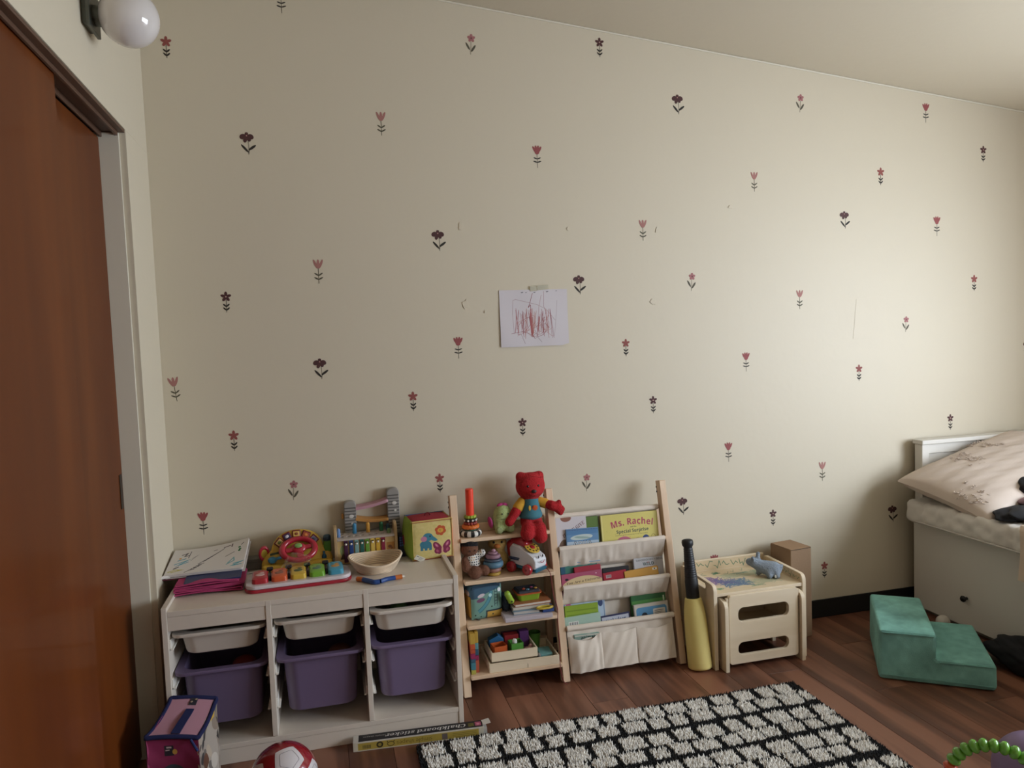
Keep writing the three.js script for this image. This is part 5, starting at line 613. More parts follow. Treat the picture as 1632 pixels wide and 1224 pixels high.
  const gr = mesh('green_cup', lathe([[0, 0], [0.018, 0], [0.026, 0.05], [0.024, 0.05], [0.017, 0.004], [0, 0.004]], 24), mat('#4a7c30', 0.45)); gr.position.set(1.398, y + 0.006, 0.105); gr.scale.y = 1.5; tag(gr, 'green plastic cup standing in the wide wooden box', 'cup'); const te = mesh('teal_block', bx(-0.026, 0.026, 0, 0.016, -0.03, 0.03), mat('#6b9a98', 0.5)); te.position.set(1.415, y + 0.018, 0.19); te.rotation.x = 0.1; tag(te, 'teal flat block in the corner of the wide wooden box', 'block'); const gk = mesh('grey_figure', blob([{ c: [0, 0.01, 0], r: [0.01, 0.012, 0.01] }, { c: [-0.002, 0.026, 0], r: [0.008, 0.009, 0.008] }], 0.002, 0.005), mat('#7d7a74', 0.6)); gk.position.set(1.383, y + 0.006, 0.225); tag(gk, 'small grey figure in the wide wooden box', 'toy');
}

// ---------------------------------------------------------------- yellow foam bat
{
  const t = thing('toy_bat', 'yellow foam toy bat with black grip leaning by the table', 'bat', [2.051, 0.003, 0.316]); t.rotation.set(-0.17, 0, -0.0);
  mesh('foam_barrel', lathe([[0, 0], [0.042, 0], [0.0475, 0.004], [0.049, 0.012], [0.0485, 0.06], [0.0475, 0.14], [0.046, 0.2], [0.0435, 0.235], [0.037, 0.27], [0.0345, 0.284], [0.032, 0.287], [0, 0.287]], 40), mat('#e2d184', 0.75), t);
  const pts = [[0, 0.285], [0.0275, 0.285], [0.0275, 0.36]]; for (let i = 0; i < 14; i++) { const y = 0.365 + i * 0.0092, r = 0.0255 - i * 0.00055; pts.push([r, y], [r + 0.0016, y + 0.003], [r, y + 0.0072]); } pts.push([0.018, 0.497], [0.0235, 0.506], [0.0245, 0.518], [0.0225, 0.527], [0.014, 0.531], [0, 0.5315]);
  mesh('black_grip', lathe(pts, 32), mat('#15161a', 0.5), t);
}
// ---------------------------------------------------------------- toddler table with chair pushed in
{
  const ply = mat('#ffffff', 0.55, { map: TX.birch });
  const t = thing('toddler_table', 'small plywood toddler table with crayon scribbles and raised edges', 'table', [0, 0, 0]);
  const side = (x) => { const s = new THREE.Shape(), z0 = 0.062, z1 = 0.352; s.moveTo(-z1, 0); s.lineTo(-z1 + 0.05, 0); s.lineTo(-z1 + 0.05, 0.06); s.lineTo(-z0 - 0.05, 0.06); s.lineTo(-z0 - 0.05, 0); s.lineTo(-z0, 0); s.lineTo(-z0, 0.345); s.quadraticCurveTo(-z0, 0.362, -z0 - 0.02, 0.362); s.lineTo(-z1 + 0.03, 0.357); s.quadraticCurveTo(-z1, 0.357, -z1, 0.325); s.lineTo(-z1, 0); rrHole(s, -0.285, 0.323, -0.185, 0.346, 0.0105); return uvm(ext(s, 0.014, 0.0015, 8).rotateY(PI / 2)).translate(x, 0, 0); };
  mesh('side_panel', side(2.1015), ply, t); mesh('side_panel', side(2.5195), ply, t);
  mesh('back_panel', bx(2.1165, 2.519, 0.05, 0.372, 0.05, 0.064, 0.004, true), ply, t);
  mesh('tabletop', bx(2.1165, 2.519, 0.306, 0.32, 0.0645, 0.349, 0.002, true), ply, t);
  const scr = canvasTex(1024, 768, (c, W, H) => {
    const im = c.createImageData ? 0 : 0; c.fillStyle = '#d8c5a4'; c.fillRect(0, 0, W, H); seed = 314; c.lineCap = 'round'; for (let i = 0; i < 500; i++) { c.strokeStyle = `rgba(${rnd() < 0.5 ? '190,165,125' : '226,212,184'},0.25)`; c.lineWidth = rr(1, 3); const y = rnd() * H, x = rnd() * W; c.beginPath(); c.moveTo(x, y); c.lineTo(x + rr(80, 300), y + rr(-5, 5)); c.stroke(); }
    const scrib = (cx, cy, w, h, col, n, lw) => { c.strokeStyle = col; c.lineWidth = lw; c.beginPath(); for (let i = 0; i < n; i++) { const x = cx + (i % 2 ? 1 : -1) * rr(0.2, 1) * w, y = cy + rr(-1, 1) * h; i ? c.quadraticCurveTo(cx + rr(-w, w), cy + rr(-h, h), x, y) : c.moveTo(x, y); } c.stroke(); };
    scrib(170, 340, 130, 170, 'rgba(105,75,145,0.8)', 44, 8); scrib(380, 500, 190, 150, 'rgba(60,100,145,0.8)', 54, 9); scrib(280, 430, 150, 120, 'rgba(90,85,150,0.6)', 24, 7); scrib(550, 260, 300, 90, 'rgba(95,140,110,0.32)', 60, 10); scrib(700, 520, 250, 130, 'rgba(105,145,115,0.3)', 40, 9); scrib(330, 120, 60, 40, 'rgba(40,110,80,0.8)', 26, 6); scrib(120, 110, 90, 50, 'rgba(50,100,80,0.7)', 8, 4); scrib(110, 640, 60, 30, 'rgba(50,120,80,0.7)', 14, 6); scrib(600, 200, 120, 60, 'rgba(50,110,110,0.6)', 10, 4); scrib(820, 260, 120, 140, 'rgba(60,110,90,0.45)', 22, 6); scrib(560, 650, 100, 40, 'rgba(70,120,90,0.5)', 16, 5);
    c.strokeStyle = 'rgba(45,105,85,0.8)'; c.lineWidth = 5; for (const [x, y] of [[520, 110], [640, 95], [430, 150]]) { c.beginPath(); c.moveTo(x, y); c.lineTo(x + 16, y + 40); c.lineTo(x + 60, y - 40); c.stroke(); }
  });
  print('crayon_scribble', 0.4, 0.283, scr, t, 2.3178, 0.3204, 0.2068, -PI / 2);
  const scr2 = canvasTex(512, 64, (c, W, H) => { c.fillStyle = '#cdb896'; c.fillRect(0, 0, W, H); c.strokeStyle = 'rgba(50,100,75,0.8)'; c.lineWidth = 4; seed = 77; for (let k = 0; k < 9; k++) { c.beginPath(); let x = 20 + k * 55; c.moveTo(x, rr(10, 50)); for (let i = 0; i < 4; i++) c.lineTo(x += rr(4, 16), rr(8, 58)); c.stroke(); } });
  print('crayon_scribble', 0.398, 0.046, scr2, t, 2.3178, 0.3455, 0.0646); print('crayon_scribble', 0.27, 0.034, scr2, t, 2.5176, 0.339, 0.205, 0, -PI / 2);
  const ch = thing('toddler_chair', 'plywood cube chair with two slots pushed under the toddler table', 'chair', [0, 0, 0]);
  const leg = (x) => { const s = new THREE.Shape(), z0 = 0.12, z1 = 0.386; s.moveTo(-z1, 0); s.lineTo(-z1 + 0.05, 0); s.lineTo(-z1 + 0.05, 0.03); s.lineTo(-z0 - 0.05, 0.03); s.lineTo(-z0 - 0.05, 0); s.lineTo(-z0, 0); s.lineTo(-z0, 0.17); s.quadraticCurveTo(-z0, 0.2, -z0 - 0.04, 0.2); s.lineTo(-z0 - 0.1, 0.2); s.quadraticCurveTo(-z0 - 0.15, 0.296, -z1 + 0.05, 0.296); s.quadraticCurveTo(-z1, 0.296, -z1, 0.26); s.lineTo(-z1, 0); return uvm(ext(s, 0.014, 0.0015, 8).rotateY(PI / 2)).translate(x, 0, 0); };
  mesh('side_panel', leg(2.1325), ply, ch); mesh('side_panel', leg(2.4905), ply, ch);
  const fp = rrShape(2.158, 0.022, 2.482, 0.3125, 0.014); rrHole(fp, 2.2, 0.198, 2.437, 0.258, 0.024); rrHole(fp, 2.198, 0.058, 2.435, 0.112, 0.024);
  mesh('back_panel', uvm(ext(fp, 0.014, 0.0015, 8), 1, 0, 0, true).translate(0, 0, 0.356), ply, ch); mesh('seat', bx(2.148, 2.489, 0.12, 0.134, 0.13, 0.355, 0.002, true), ply, ch); mesh('tab', [bx(2.1475, 2.1575, 0.275, 0.302, 0.357, 0.369, 0.001), bx(2.4825, 2.4895, 0.275, 0.302, 0.357, 0.369, 0.001)], ply, ch);
  // plush hippo
  const p = thing('plush_hippo', 'small grey blue plush animal sitting on the scribbled tabletop', 'plush', [2.425, 0.3206, 0.225], -0.4);
  mesh('body', blob([{ c: [0.026, 0.034, 0.0], r: [0.042, 0.034, 0.03] }, { c: [-0.01, 0.042, -0.004], r: [0.036, 0.028, 0.026] }, { c: [-0.043, 0.058, -0.008], r: [0.026, 0.022, 0.022] }, { c: [-0.066, 0.062, -0.012], r: [0.016, 0.014, 0.016] }, [[-0.03, 0.075, -0.016], 0.008, [-0.028, 0.096, -0.018], 0.0085], [[-0.052, 0.073, 0.008], 0.007, [-0.055, 0.085, 0.01], 0.007], [[0.01, 0.02, 0.02], 0.014, [0.012, 0.011, 0.03], 0.011], [[0.04, 0.02, 0.018], 0.014, [0.044, 0.011, 0.028], 0.011], [[-0.02, 0.03, -0.012], 0.012, [-0.028, 0.011, -0.016], 0.0105], [[0.04, 0.02, -0.016], 0.012, [0.044, 0.011, -0.022], 0.011], [[0.064, 0.042, 0.0], 0.005, [0.07, 0.05, 0.0], 0.004]], 0.0038, 0.012), plush('#8a95a2'), p);
  mesh('fabric_tag', at(box(0.007, 0.014, 0.001), 0.034, 0.014, 0.0415, 0.2, 0, 0.15), mat('#dddcd8', 0.8), p); mesh('eye', at(ball(0.0022), -0.056, 0.071, 0.01), mat('#15161a', 0.3), p);
}
{ // tall carton
  const t = thing('cardboard_box', 'tall narrow brown cardboard box standing behind the table', 'box', [2.6235, 0, 0.119], 0.125); const cb = mat('#8f745a', 0.85, { bumpMap: TX.fuzz, bumpScale: 0.0004 });
  const w = 0.116, d = 0.132, h = 0.41; mesh('carton_body', bx(-w / 2, w / 2, 0.0005, h, -d / 2, d / 2, 0.0015), cb, t); mesh('top_flap', bx(-w / 2 + 0.001, w / 2 - 0.001, h + 0.0003, h + 0.003, -d / 2 + 0.001, d / 2 + 0.0005, 0.0008), mat('#97795c', 0.85), t); mesh('flap_gap', bx(-w / 2 + 0.002, w / 2 - 0.002, h - 0.002, h + 0.0002, d / 2 - 0.0005, d / 2 + 0.0006, 0.0002), mat('#2c2119', 0.9), t);
}
// ---------------------------------------------------------------- bed
{
  const wh = mat('#d9d5cd', 0.5), t = thing('bed', 'white bed with panelled headboard and drawer front with black knob', 'bed', [0, 0, 0]), x0 = 3.346, x1 = 4.345;
  for (const x of [3.388, x1 - 0.04]) mesh('headboard_post', bx(x, x + 0.04, 0, 0.812, 0.03, 0.078, 0.002), wh, t);
  mesh('headboard_cap', bx(3.382, x1 + 0.006, 0.813, 0.834, 0.022, 0.086, 0.003), wh, t); mesh('headboard_rail', bx(3.4285, x1 - 0.0405, 0.765, 0.8125, 0.034, 0.068, 0.002), wh, t);
  for (let i = 0; i < 5; i++) mesh('headboard_plank', bx(3.4285, x1 - 0.0405, 0.3 + i * 0.093, 0.392 + i * 0.093, 0.04, 0.06, 0.004), wh, t);
  mesh('bed_base', bx(x0 + 0.022, x1, 0.03, 0.4505, 0.088, 2.06, 0.003), wh, t); mesh('plinth', bx(x0 + 0.03, x1 - 0.02, 0, 0.0295, 0.1, 2.04, 0.002), mat('#9a958c', 0.7), t);
  for (const [a, b] of [[0.066, 1.06], [1.065, 2.06]]) { const d = mesh('drawer_front', bx(x0, x0 + 0.02, 0.024, 0.448, a, b, 0.003), wh, t); for (const z of [a + 0.31, b - 0.25]) mesh('knob', at(lathe([[0, 0], [0.007, 0], [0.006, 0.01], [0.013, 0.016], [0.0145, 0.022], [0.011, 0.027], [0, 0.028]], 24), x0 - 0.0005, 0.158, z, 0, 0, PI / 2), mat('#171513', 0.4), d); }
  // mattress in a quilted sheet
  const m = thing('mattress', 'white mattress in a wrinkled quilted sheet on the bed', 'mattress', [0, 0, 0]), X0 = 3.274, X1 = 4.36, Y0 = 0.452, Y1 = 0.563, Z0 = 0.09, Z1 = 2.1;
  const big = (w, h, d, r, n) => { const g = new THREE.BoxGeometry(w, h, d, n[0], n[1], n[2]), p = g.attributes.position, v = V3(), c = V3(); for (let i = 0; i < p.count; i++) { v.fromBufferAttribute(p, i); c.set(Math.max(-w / 2 + r, Math.min(w / 2 - r, v.x)), Math.max(-h / 2 + r, Math.min(h / 2 - r, v.y)), Math.max(-d / 2 + r, Math.min(d / 2 - r, v.z))); const e = v.clone().sub(c), l = e.length(); if (l > 1e-6) v.copy(c).addScaledVector(e, Math.min(1, r / l)); p.setXYZ(i, v.x, v.y, v.z); } return smooth(g); };
  const g = warp(big(X1 - X0, Y1 - Y0, Z1 - Z0, 0.03, [70, 12, 140]).translate((X0 + X1) / 2, (Y0 + Y1) / 2, (Z0 + Z1) / 2), v => { const qx = Math.abs(Math.sin(v.x * PI / 0.085)), qz = Math.abs(Math.sin(v.z * PI / 0.095)), q = Math.min(1, Math.min(qx, qz) * 2.2), wr = n3(v.x * 26, v.y * 22, v.z * 14, 2) + 0.6 * n3(v.x * 55 + v.z * 25, v.y * 50, v.z * 30, 6); if (v.y > 0.5) v.y += 0.008 * (q - 1) + 0.006 * wr; if (v.x < X0 + 0.03) v.x += -0.006 * wr - 0.004 * q; });
  mesh('quilted_sheet', uvm(g), fabric('#d2ccc4'), m); mesh('piping', tube([[X0 + 0.002, Y0 + 0.014, Z0 + 0.03], [X0 - 0.004, Y0 + 0.013, 0.5], [X0 - 0.004, Y0 + 0.012, 1.2], [X0, Y0 + 0.012, Z1 - 0.03]], 0.0045, 60), fabric('#c4beb6'), m);
  // pillow
  const A = V3(3.72, 0.655, 0.30), pl = grid(64, 48, (u, v) => [u, v, 0]); const half = (s) => warp(pl.clone(), q => { const u = q.x * 2 - 1, v = q.y * 2 - 1, e = Math.pow(Math.max(0, (1 - Math.pow(Math.abs(u), 2.6)) * (1 - Math.pow(Math.abs(v), 2.6))), 0.42), k = 1 - 0.07 * (1 - Math.abs(v) ** 2) * Math.abs(u) ** 6 - 0; const wr = n3(u * 6, v * 5, 1, 3) * 0.5 + 0.5 * n3(u * 13 + v * 6, v * 11, 2, 8) + 0.35 * Math.sin(u * 22 + 8 * v) * Math.pow(Math.abs(u), 2); q.set(u * 0.4 * (1 - 0.05 * (1 - v * v)), v * 0.235 * (1 - 0.06 * (1 - u * u)), s * (e * 0.085 + 0.010 * wr * e)); });
  const t2 = thing('pillow', 'puffy pale beige pillow with embroidered edge lying on the bed', 'pillow', [3.64, 0.69, 0.285]); { const r = V3(0.95, 0.22, -0.1).normalize(), f = V3(0.25, -0.2, 0.93); f.addScaledVector(r, -f.dot(r)).normalize(); const b = f.clone().negate(); t2.quaternion.setFromRotationMatrix(new THREE.Matrix4().makeBasis(r, b, r.clone().cross(b))); } const pm = mat('#cbbbae', 0.8, { bumpMap: TX.weave, bumpScale: 0.0004, sheen: 0.3, sheenColor: new THREE.Color('#d8c8bc') });
  mesh('pillow_top', half(1), pm, t2); mesh('pillow_underside', half(-1), pm, t2);
  const emb = []; seed = 12; for (let i = 0; i < 90; i++) { const a = rr(0, 2 * PI), k = i % 3, c = [[-0.34, -0.1], [-0.12, 0.08], [0.08, 0.15]][k], u = c[0] + rr(-0.05, 0.05), v = c[1] + rr(-0.07, 0.07), U = u / 0.4, Vv = v / 0.235, e = Math.pow(Math.max(0, (1 - Math.abs(U) ** 2.6) * (1 - Math.abs(Vv) ** 2.6)), 0.42); emb.push(at(tor(0.006, 0.0016, 10, 5).rotateX(PI / 2), u * 0.97, v * 0.97, e * 0.085 + 0.002)); } mesh('embroidery', emb, fabric('#c6b5a7'), t2);
  // clothes
  const heap = (f, n = 5) => { let q = new THREE.IcosahedronGeometry(1, n); q.deleteAttribute('uv'); q.deleteAttribute('normal'); q = mergeVertices(q, 1e-5); return warp(q, f); };
  const c1 = mesh('black_garment', uvm(heap(v => { const w = 1 + 0.2 * n3(v.x * 1.5, v.y * 1.2, v.z * 1.8, 1) + 0.07 * n3(v.x * 4, v.y * 3, v.z * 4, 4); v.set(v.x * 0.2 * w, Math.max(-0.012, v.y * 0.06 * w), v.z * 0.13 * w); }, 20)), fabric('#141317')); c1.position.set(3.47, 0.578, 0.59); c1.rotation.y = 0.12; c1.scale.set(0.95, 0.6, 0.75); tag(c1, 'crumpled black garment lying in front of the pillow', 'clothing');
  const c2 = mesh('dark_garment', uvm(heap(v => { const w = 1 + 0.22 * n3(v.x * 1.6, v.y * 1.5, v.z * 1.7, 7) + 0.07 * n3(v.x * 4, v.y * 4, v.z * 4, 2); v.set(v.x * 0.12 * w, Math.max(-0.03, v.y * 0.05 * w), v.z * 0.09 * w); }, 20)), fabric('#1b191d')); c2.position.set(3.62, 0.655, 0.47); tag(c2, 'second dark garment heaped higher against the pillow', 'clothing');
  const c3 = mesh('pink_garment', uvm(heap(v => { const w = 1 + 0.2 * n3(v.x * 1.7, v.y * 1.6, v.z * 1.8, 9); v.set(v.x * 0.09 * w, Math.max(-0.025, v.y * 0.032 * w), v.z * 0.05 * w); }, 14)), fabric('#a88a94')); c3.position.set(3.555, 0.615, 0.545); tag(c3, 'dusty pink garment among the dark clothes on the bed', 'clothing');
  const bl = thing('blanket', 'beige blanket hanging over the bed edge', 'blanket', [0, 0, 0]); mesh('blanket_cloth', uvm(slabM(30, 30, 0.008, (u, v) => { const z = 0.715 + u * 0.9, s = v * 0.75; const drop = 0.22; const x = s < drop ? 3.252 : Math.min(3.252 + (s - drop), 4.0), y = s < drop ? 0.37 + s : 0.59; return [x + 0.008 * Math.sin(z * 40) * (s < drop ? 1 : 0.2), y - 0.01 + 0.006 * n3(z * 14, s * 14, 1, 2), z + 0.01 * Math.sin(v * 9)]; })), fabric('#cdb8a4'), bl);
}
// ---------------------------------------------------------------- green foam steps
{
  const A = V3(2.668, 0, 0.624), ang = -Math.atan2(0.231, 0.324), t = thing('foam_steps', 'sea green velour foam steps in front of the bed', 'steps', [A.x, 0, A.z], ang);
  const m = mat('#94d6cb', 0.95, { map: dataTex(256, (u, v) => { const a = fbm(u, v, 5, 5, 88, 4), b = fbm(u, v, 24, 16, 90, 2), k = 215 + 60 * (a - 0.5) * 1.6 + 30 * (b - 0.5); return [k, k, k].map(q => Math.max(0, Math.min(255, q))); }), bumpMap: TX.fuzz, bumpScale: 0.0015, sheen: 0.8, sheenRoughness: 0.45, sheenColor: new THREE.Color('#a8dcd0') });
  // high block x 0..0.2, low block 0.2..0.4, depth along -z 0.425
  const s = new THREE.Shape(), r = 0.014; s.moveTo(r, 0); s.lineTo(0.4 - r, 0); s.quadraticCurveTo(0.4, 0, 0.402, 0.02); s.lineTo(0.4, 0.1 - r); s.quadraticCurveTo(0.4, 0.1, 0.4 - r, 0.1); s.lineTo(0.205, 0.1); s.lineTo(0.2, 0.105); s.lineTo(0.2, 0.2 - r); s.quadraticCurveTo(0.2, 0.2, 0.2 - r, 0.2); s.lineTo(r, 0.2); s.quadraticCurveTo(0, 0.2, 0, 0.2 - r); s.lineTo(-0.002, r); s.quadraticCurveTo(0, 0, r, 0);
  mesh('foam_body', uvm(ext(s, 0.405, 0.012, 8).translate(0, 0.002, -0.415), 2.2), m, t);
  const sm = []; for (const z of [0.004, -0.421]) sm.push(tube([[0.012, 0.192, z], [0.19, 0.192, z]], 0.0022, 4), tube([[0.21, 0.094, z], [0.39, 0.094, z]], 0.0022, 4), tube([[0.005, 0.022, z - 0.0], [0.395, 0.02, z]], 0.0022, 8)); mesh('seam', sm, m, t);
  const wb = mesh('white_ball', ball(0.03, 1, 1, 1, 28), mat('#d6cfc4', 0.4)); wb.position.set(3.29, 0.03, 0.30); tag(wb, 'small white ball on the floor between the foam steps and the bed', 'ball');
  let q = new THREE.IcosahedronGeometry(1, 20); q.deleteAttribute('uv'); q.deleteAttribute('normal'); q = warp(mergeVertices(q, 1e-5), v => { const w = 1 + 0.16 * n3(v.x * 1.6, v.y * 1.8, v.z * 2, 3) + 0.04 * n3(v.x * 5, v.y * 5, v.z * 5, 5); v.set(v.x * 0.085 * w, Math.max(-0.058, v.y * 0.07 * w), v.z * 0.2 * w); });
  const bb = mesh('black_bag', uvm(q), fabric('#0e0f14')); bb.position.set(3.243, 0.0585, 0.79); tag(bb, 'slumped black fabric bag on the floor by the bed drawer', 'bag');
}
// ---------------------------------------------------------------- rug
{
  const X0 = 0.838, X1 = 2.328, Z0 = 0.553, Z1 = 2.65, t = thing('area_rug', 'black shaggy rug with an uneven grid of cream rectangles', 'rug', [0, 0, 0]);
  mesh('backing', bx(X0, X1, 0.0005, 0.008, Z0, Z1, 0.002), mat('#0e0d0d', 1), t);
  seed = 4242; const rows = []; let z = Z0 + 0.012, k = 0; while (z < Z1 - 0.03) { const h = rr(0.054, 0.074), gap = k % 2 ? rr(0.03, 0.042) : rr(0.008, 0.012); const cells = []; let x = X0 + rr(0.008, 0.03); while (x < X1 - 0.02) { const w = rr(0.052, 0.085); cells.push([x, Math.min(x + w, X1 - 0.01), rr(-0.006, 0.006), rr(-0.006, 0.006)]); x += w + rr(0.010, 0.027); } rows.push([z, z + h, cells]); z += h + gap; k++; }
  const inCell = (x, z) => { for (const [a, b, cs] of rows) if (z > a - 0.008 && z < b + 0.008) for (const [c, d, e, f] of cs) if (x > c && x < d && z > a + e && z < b + f) return true; return false; };
  const st = 0.0062, tuft = new THREE.ConeGeometry(0.0042, 0.014, 4, 1, true).translate(0, 0.006, 0), list = [];
  for (let a = X0 + 0.003; a < X1 - 0.002; a += st) for (let b = Z0 + 0.003; b < Z1 - 0.002; b += st) list.push([a + rr(-0.002, 0.002), b + rr(-0.002, 0.002)]);
  const im = new THREE.InstancedMesh(tuft, mat('#ffffff', 1), list.length), M = new THREE.Matrix4(), Q = new THREE.Quaternion(), E = new THREE.Euler(), C = new THREE.Color();
  list.forEach(([x, zz], i) => { const w = inCell(x + rr(-0.0025, 0.0025), zz + rr(-0.0025, 0.0025)); E.set(rr(-0.5, 0.5), rr(0, 6), rr(-0.5, 0.5)); Q.setFromEuler(E); const s = w ? rr(0.95, 1.3) : rr(0.7, 0.95); M.compose(V3(x, 0.006, zz), Q, V3(1.05, s, 1.05)); im.setMatrixAt(i, M); if (w) { const g = rr(0.62, 0.98); C.setRGB(g, g * 0.955, g * 0.88); } else { const g = rr(0.004, 0.012); C.setRGB(g, g, g * 1.05); } im.setColorAt(i, C); });
  im.name = 'pile'; im.userData.kind = 'stuff'; shade(im); t.add(im);
}
// ---------------------------------------------------------------- things on the floor at the front
{ // wall sticker carton, lying upside down
  const L = 0.455, H = 0.031, D = 0.05, t = thing('sticker_carton', 'long yellow and black carton lying upside down before the storage frame', 'box', [0.855, 0.0005, 0.503], -0.075);
  mesh('carton_body', bx(-L / 2, L / 2, 0, H, -D / 2, D / 2, 0.0012), mat('#c9c2b4', 0.6), t);
  const top = canvasTex(1024, 112, (c, W, Hh) => { c.fillStyle = '#c9c4ba'; c.fillRect(0, 0, W, Hh); c.fillStyle = '#141316'; c.fillRect(40, 0, W - 44, Hh - 10); c.save(); c.translate(W, Hh - 10); c.rotate(PI); txt(c, 'Chalkboard sticker', 130, 74, 'italic bold 66px serif', '#d6d2cc', 0, 'left'); txt(c, 'by simple shapes', 735, 72, 'bold 26px sans-serif', '#98948e', 0, 'left'); c.fillStyle = '#a8506c'; c.fillRect(14, 22, 48, 62); c.fillStyle = '#d08a9c'; c.beginPath(); c.arc(38, 50, 14, 0, 7); c.fill(); c.fillStyle = '#8f8a34'; for (let i = 0; i < 3; i++) c.fillRect(72, 26 + i * 18, 46, 8); c.restore(); });
  print('top_print', L - 0.001, D - 0.001, top, t, 0, H + 0.0004, 0, -PI / 2);
  const fr = canvasTex(1024, 72, (c, W, Hh) => { c.fillStyle = '#cbc4b2'; c.fillRect(0, 0, W, Hh); c.fillStyle = '#b09a44'; c.fillRect(36, 6, W - 76, Hh - 14); c.save(); c.translate(W, Hh); c.rotate(PI); txt(c, 'simple shapes', 410, 48, '44px sans-serif', '#6a5a24', 0, 'left'); c.fillStyle = '#7a6a30'; for (let i = 0; i < 3; i++) c.fillRect(60, 18 + i * 14, 190, 4); c.fillStyle = '#6b5f5c'; c.fillRect(290, 10, 44, 50); c.fillStyle = '#2c2618'; c.beginPath(); c.arc(820, 38, 26, 0, 7); c.fill(); c.fillStyle = '#9a8a3c'; c.beginPath(); c.arc(820, 38, 14, 0, 7); c.fill(); c.strokeStyle = '#2c2618'; c.lineWidth = 5; c.beginPath(); c.ellipse(735, 34, 26, 18, 0, 0, 7); c.stroke(); c.beginPath(); c.moveTo(712, 48); c.lineTo(706, 62); c.moveTo(758, 48); c.lineTo(764, 62); c.stroke(); c.fillStyle = '#5a5230'; for (let i = 0; i < 8; i++) c.fillRect(890 + i * 8, 18, 5, 30); c.restore(); });
  print('front_print', L - 0.001, H - 0.001, fr, t, 0, H / 2, D / 2 + 0.0004);
  mesh('end_flap', [at(box(0.028, 0.001, 0.034), L / 2 + 0.012, H + 0.003, -0.006, 0, 0.1, 0.12)], mat('#d2cec6', 0.6), t); mesh('end_liner', bx(L / 2, L / 2 + 0.012, 0.004, 0.024, -0.018, 0.02, 0.001), mat('#b9b6b0', 0.4), t);
}
{ // lunch bag
  const P = { bl: V3(0.058, 0.276, 0.487), br: V3(0.194, 0.253, 0.487), fr: V3(0.153, 0.193, 0.612), fl: V3(0.002, 0.216, 0.612) };
  const t = thing('lunch_bag', 'pink insulated lunch bag with navy edging and printed sides', 'bag', [0.1, 0, 0.55]); const W2 = (p) => p.clone().sub(V3(0.1, 0, 0.55));
  const lerp = (u, v, dy) => { const a = P.bl.clone().lerp(P.br, u), b = P.fl.clone().lerp(P.fr, u), q = a.lerp(b, v); q.y += dy - 0.012 * Math.sin(v * PI) * 1 + 0.004 * Math.sin(u * PI); return W2(q); };
  mesh('lid', slabM(16, 16, 0.012, (u, v) => { const q = lerp(u, 1 - v, 0); return [q.x, q.y, q.z]; }), fabric('#b58594'), t);
  const edge = []; for (let i = 0; i <= 40; i++) { const k = i / 40 * 4, s = Math.floor(k) % 4, f = k - Math.floor(k); const uv = [[f, 0], [1, f], [1 - f, 1], [0, 1 - f]][s]; const q = lerp(uv[0], uv[1], -0.004); edge.push([q.x, q.y, q.z]); } edge.pop(); mesh('navy_edging', tube(edge, 0.0075, 120, true), fabric('#191f4c'), t);
  mesh('lid_strap', slabM(6, 20, 0.004, (u, v) => { const q = lerp(0.56 + (u - 0.5) * 0.17, 0.98 - v * 0.68, 0.006 + 0.006 * Math.sin(v * PI)); return [q.x, q.y, q.z]; }), fabric('#191f4c'), t);
  const bd = mesh('lid_badge', slabM(4, 4, 0.002, (u, v) => { const q = lerp(0.55 + (u - 0.5) * 0.16, 0.2 - v * 0.15, 0.003); return [q.x, q.y, q.z]; }), mat('#23222c', 0.6), t); mesh('badge_mark', [at(ball(0.004, 1, 0.3, 1.4), ...lerp(0.52, 0.15, 0.006).toArray()), at(ball(0.004, 1, 0.3, 1.2), ...lerp(0.6, 0.1, 0.006).toArray())], mat('#b8a08a', 0.6), bd);
  const wall = (a, b, bow, m, name) => mesh(name, slabM(14, 18, 0.004, (u, v) => { const q = W2(P[a].clone().lerp(P[b], u)); const top = q.y - 0.01, y = 0.004 + (top - 0.004) * v, n = P[b].clone().sub(P[a]).setY(0).normalize(), o = V3(-n.z, 0, n.x).multiplyScalar(bow * Math.sin(u * PI) * Math.sin(v * PI * 0.8 + 0.3) + 0.003 * n3(u * 9, v * 9, 1, 2)); return [q.x + (a === 'fl' ? 0 : 0) - o.x, y, q.z - o.z]; }), m, name && t);
  const ft = canvasTex(512, 512, (c) => { c.fillStyle = '#8f3058'; c.fillRect(0, 0, 512, 512); c.fillStyle = '#2a2630'; c.fillRect(170, 60, 90, 90); c.fillStyle = '#c9b8b4'; c.fillRect(190, 70, 50, 16); c.fillRect(180, 96, 40, 10); c.fillStyle = '#c99a4a'; c.beginPath(); c.arc(270, 118, 24, 0, 7); c.fill(); c.fillStyle = '#3f4a54'; c.beginPath(); c.ellipse(250, 330, 130, 100, 0.2, 0, 7); c.fill(); c.fillStyle = '#5a2a4a'; c.fillRect(0, 420, 512, 92); });
  const st = canvasTex(512, 512, (c) => { c.fillStyle = '#a89c90'; c.fillRect(0, 0, 512, 512); seed = 8; for (let i = 0; i < 26; i++) { c.fillStyle = ['#c2b8ac', '#6f6862', '#3d3a3c', '#8a7a6c', '#b5a592'][i % 5]; c.beginPath(); c.ellipse(rnd() * 512, rnd() * 512, rr(20, 80), rr(16, 60), rr(0, 3), 0, 7); c.fill(); } c.fillStyle = '#6b4634'; c.beginPath(); c.ellipse(230, 330, 70, 60, 0, 0, 7); c.fill(); c.fillStyle = '#8c2f34'; c.fillRect(150, 420, 120, 60); c.fillStyle = '#c9a23f'; c.fillRect(380, 20, 80, 70); });
  const pm = mat('#ffffff', 0.55, { map: ft }), sm = mat('#ffffff', 0.55, { map: st });
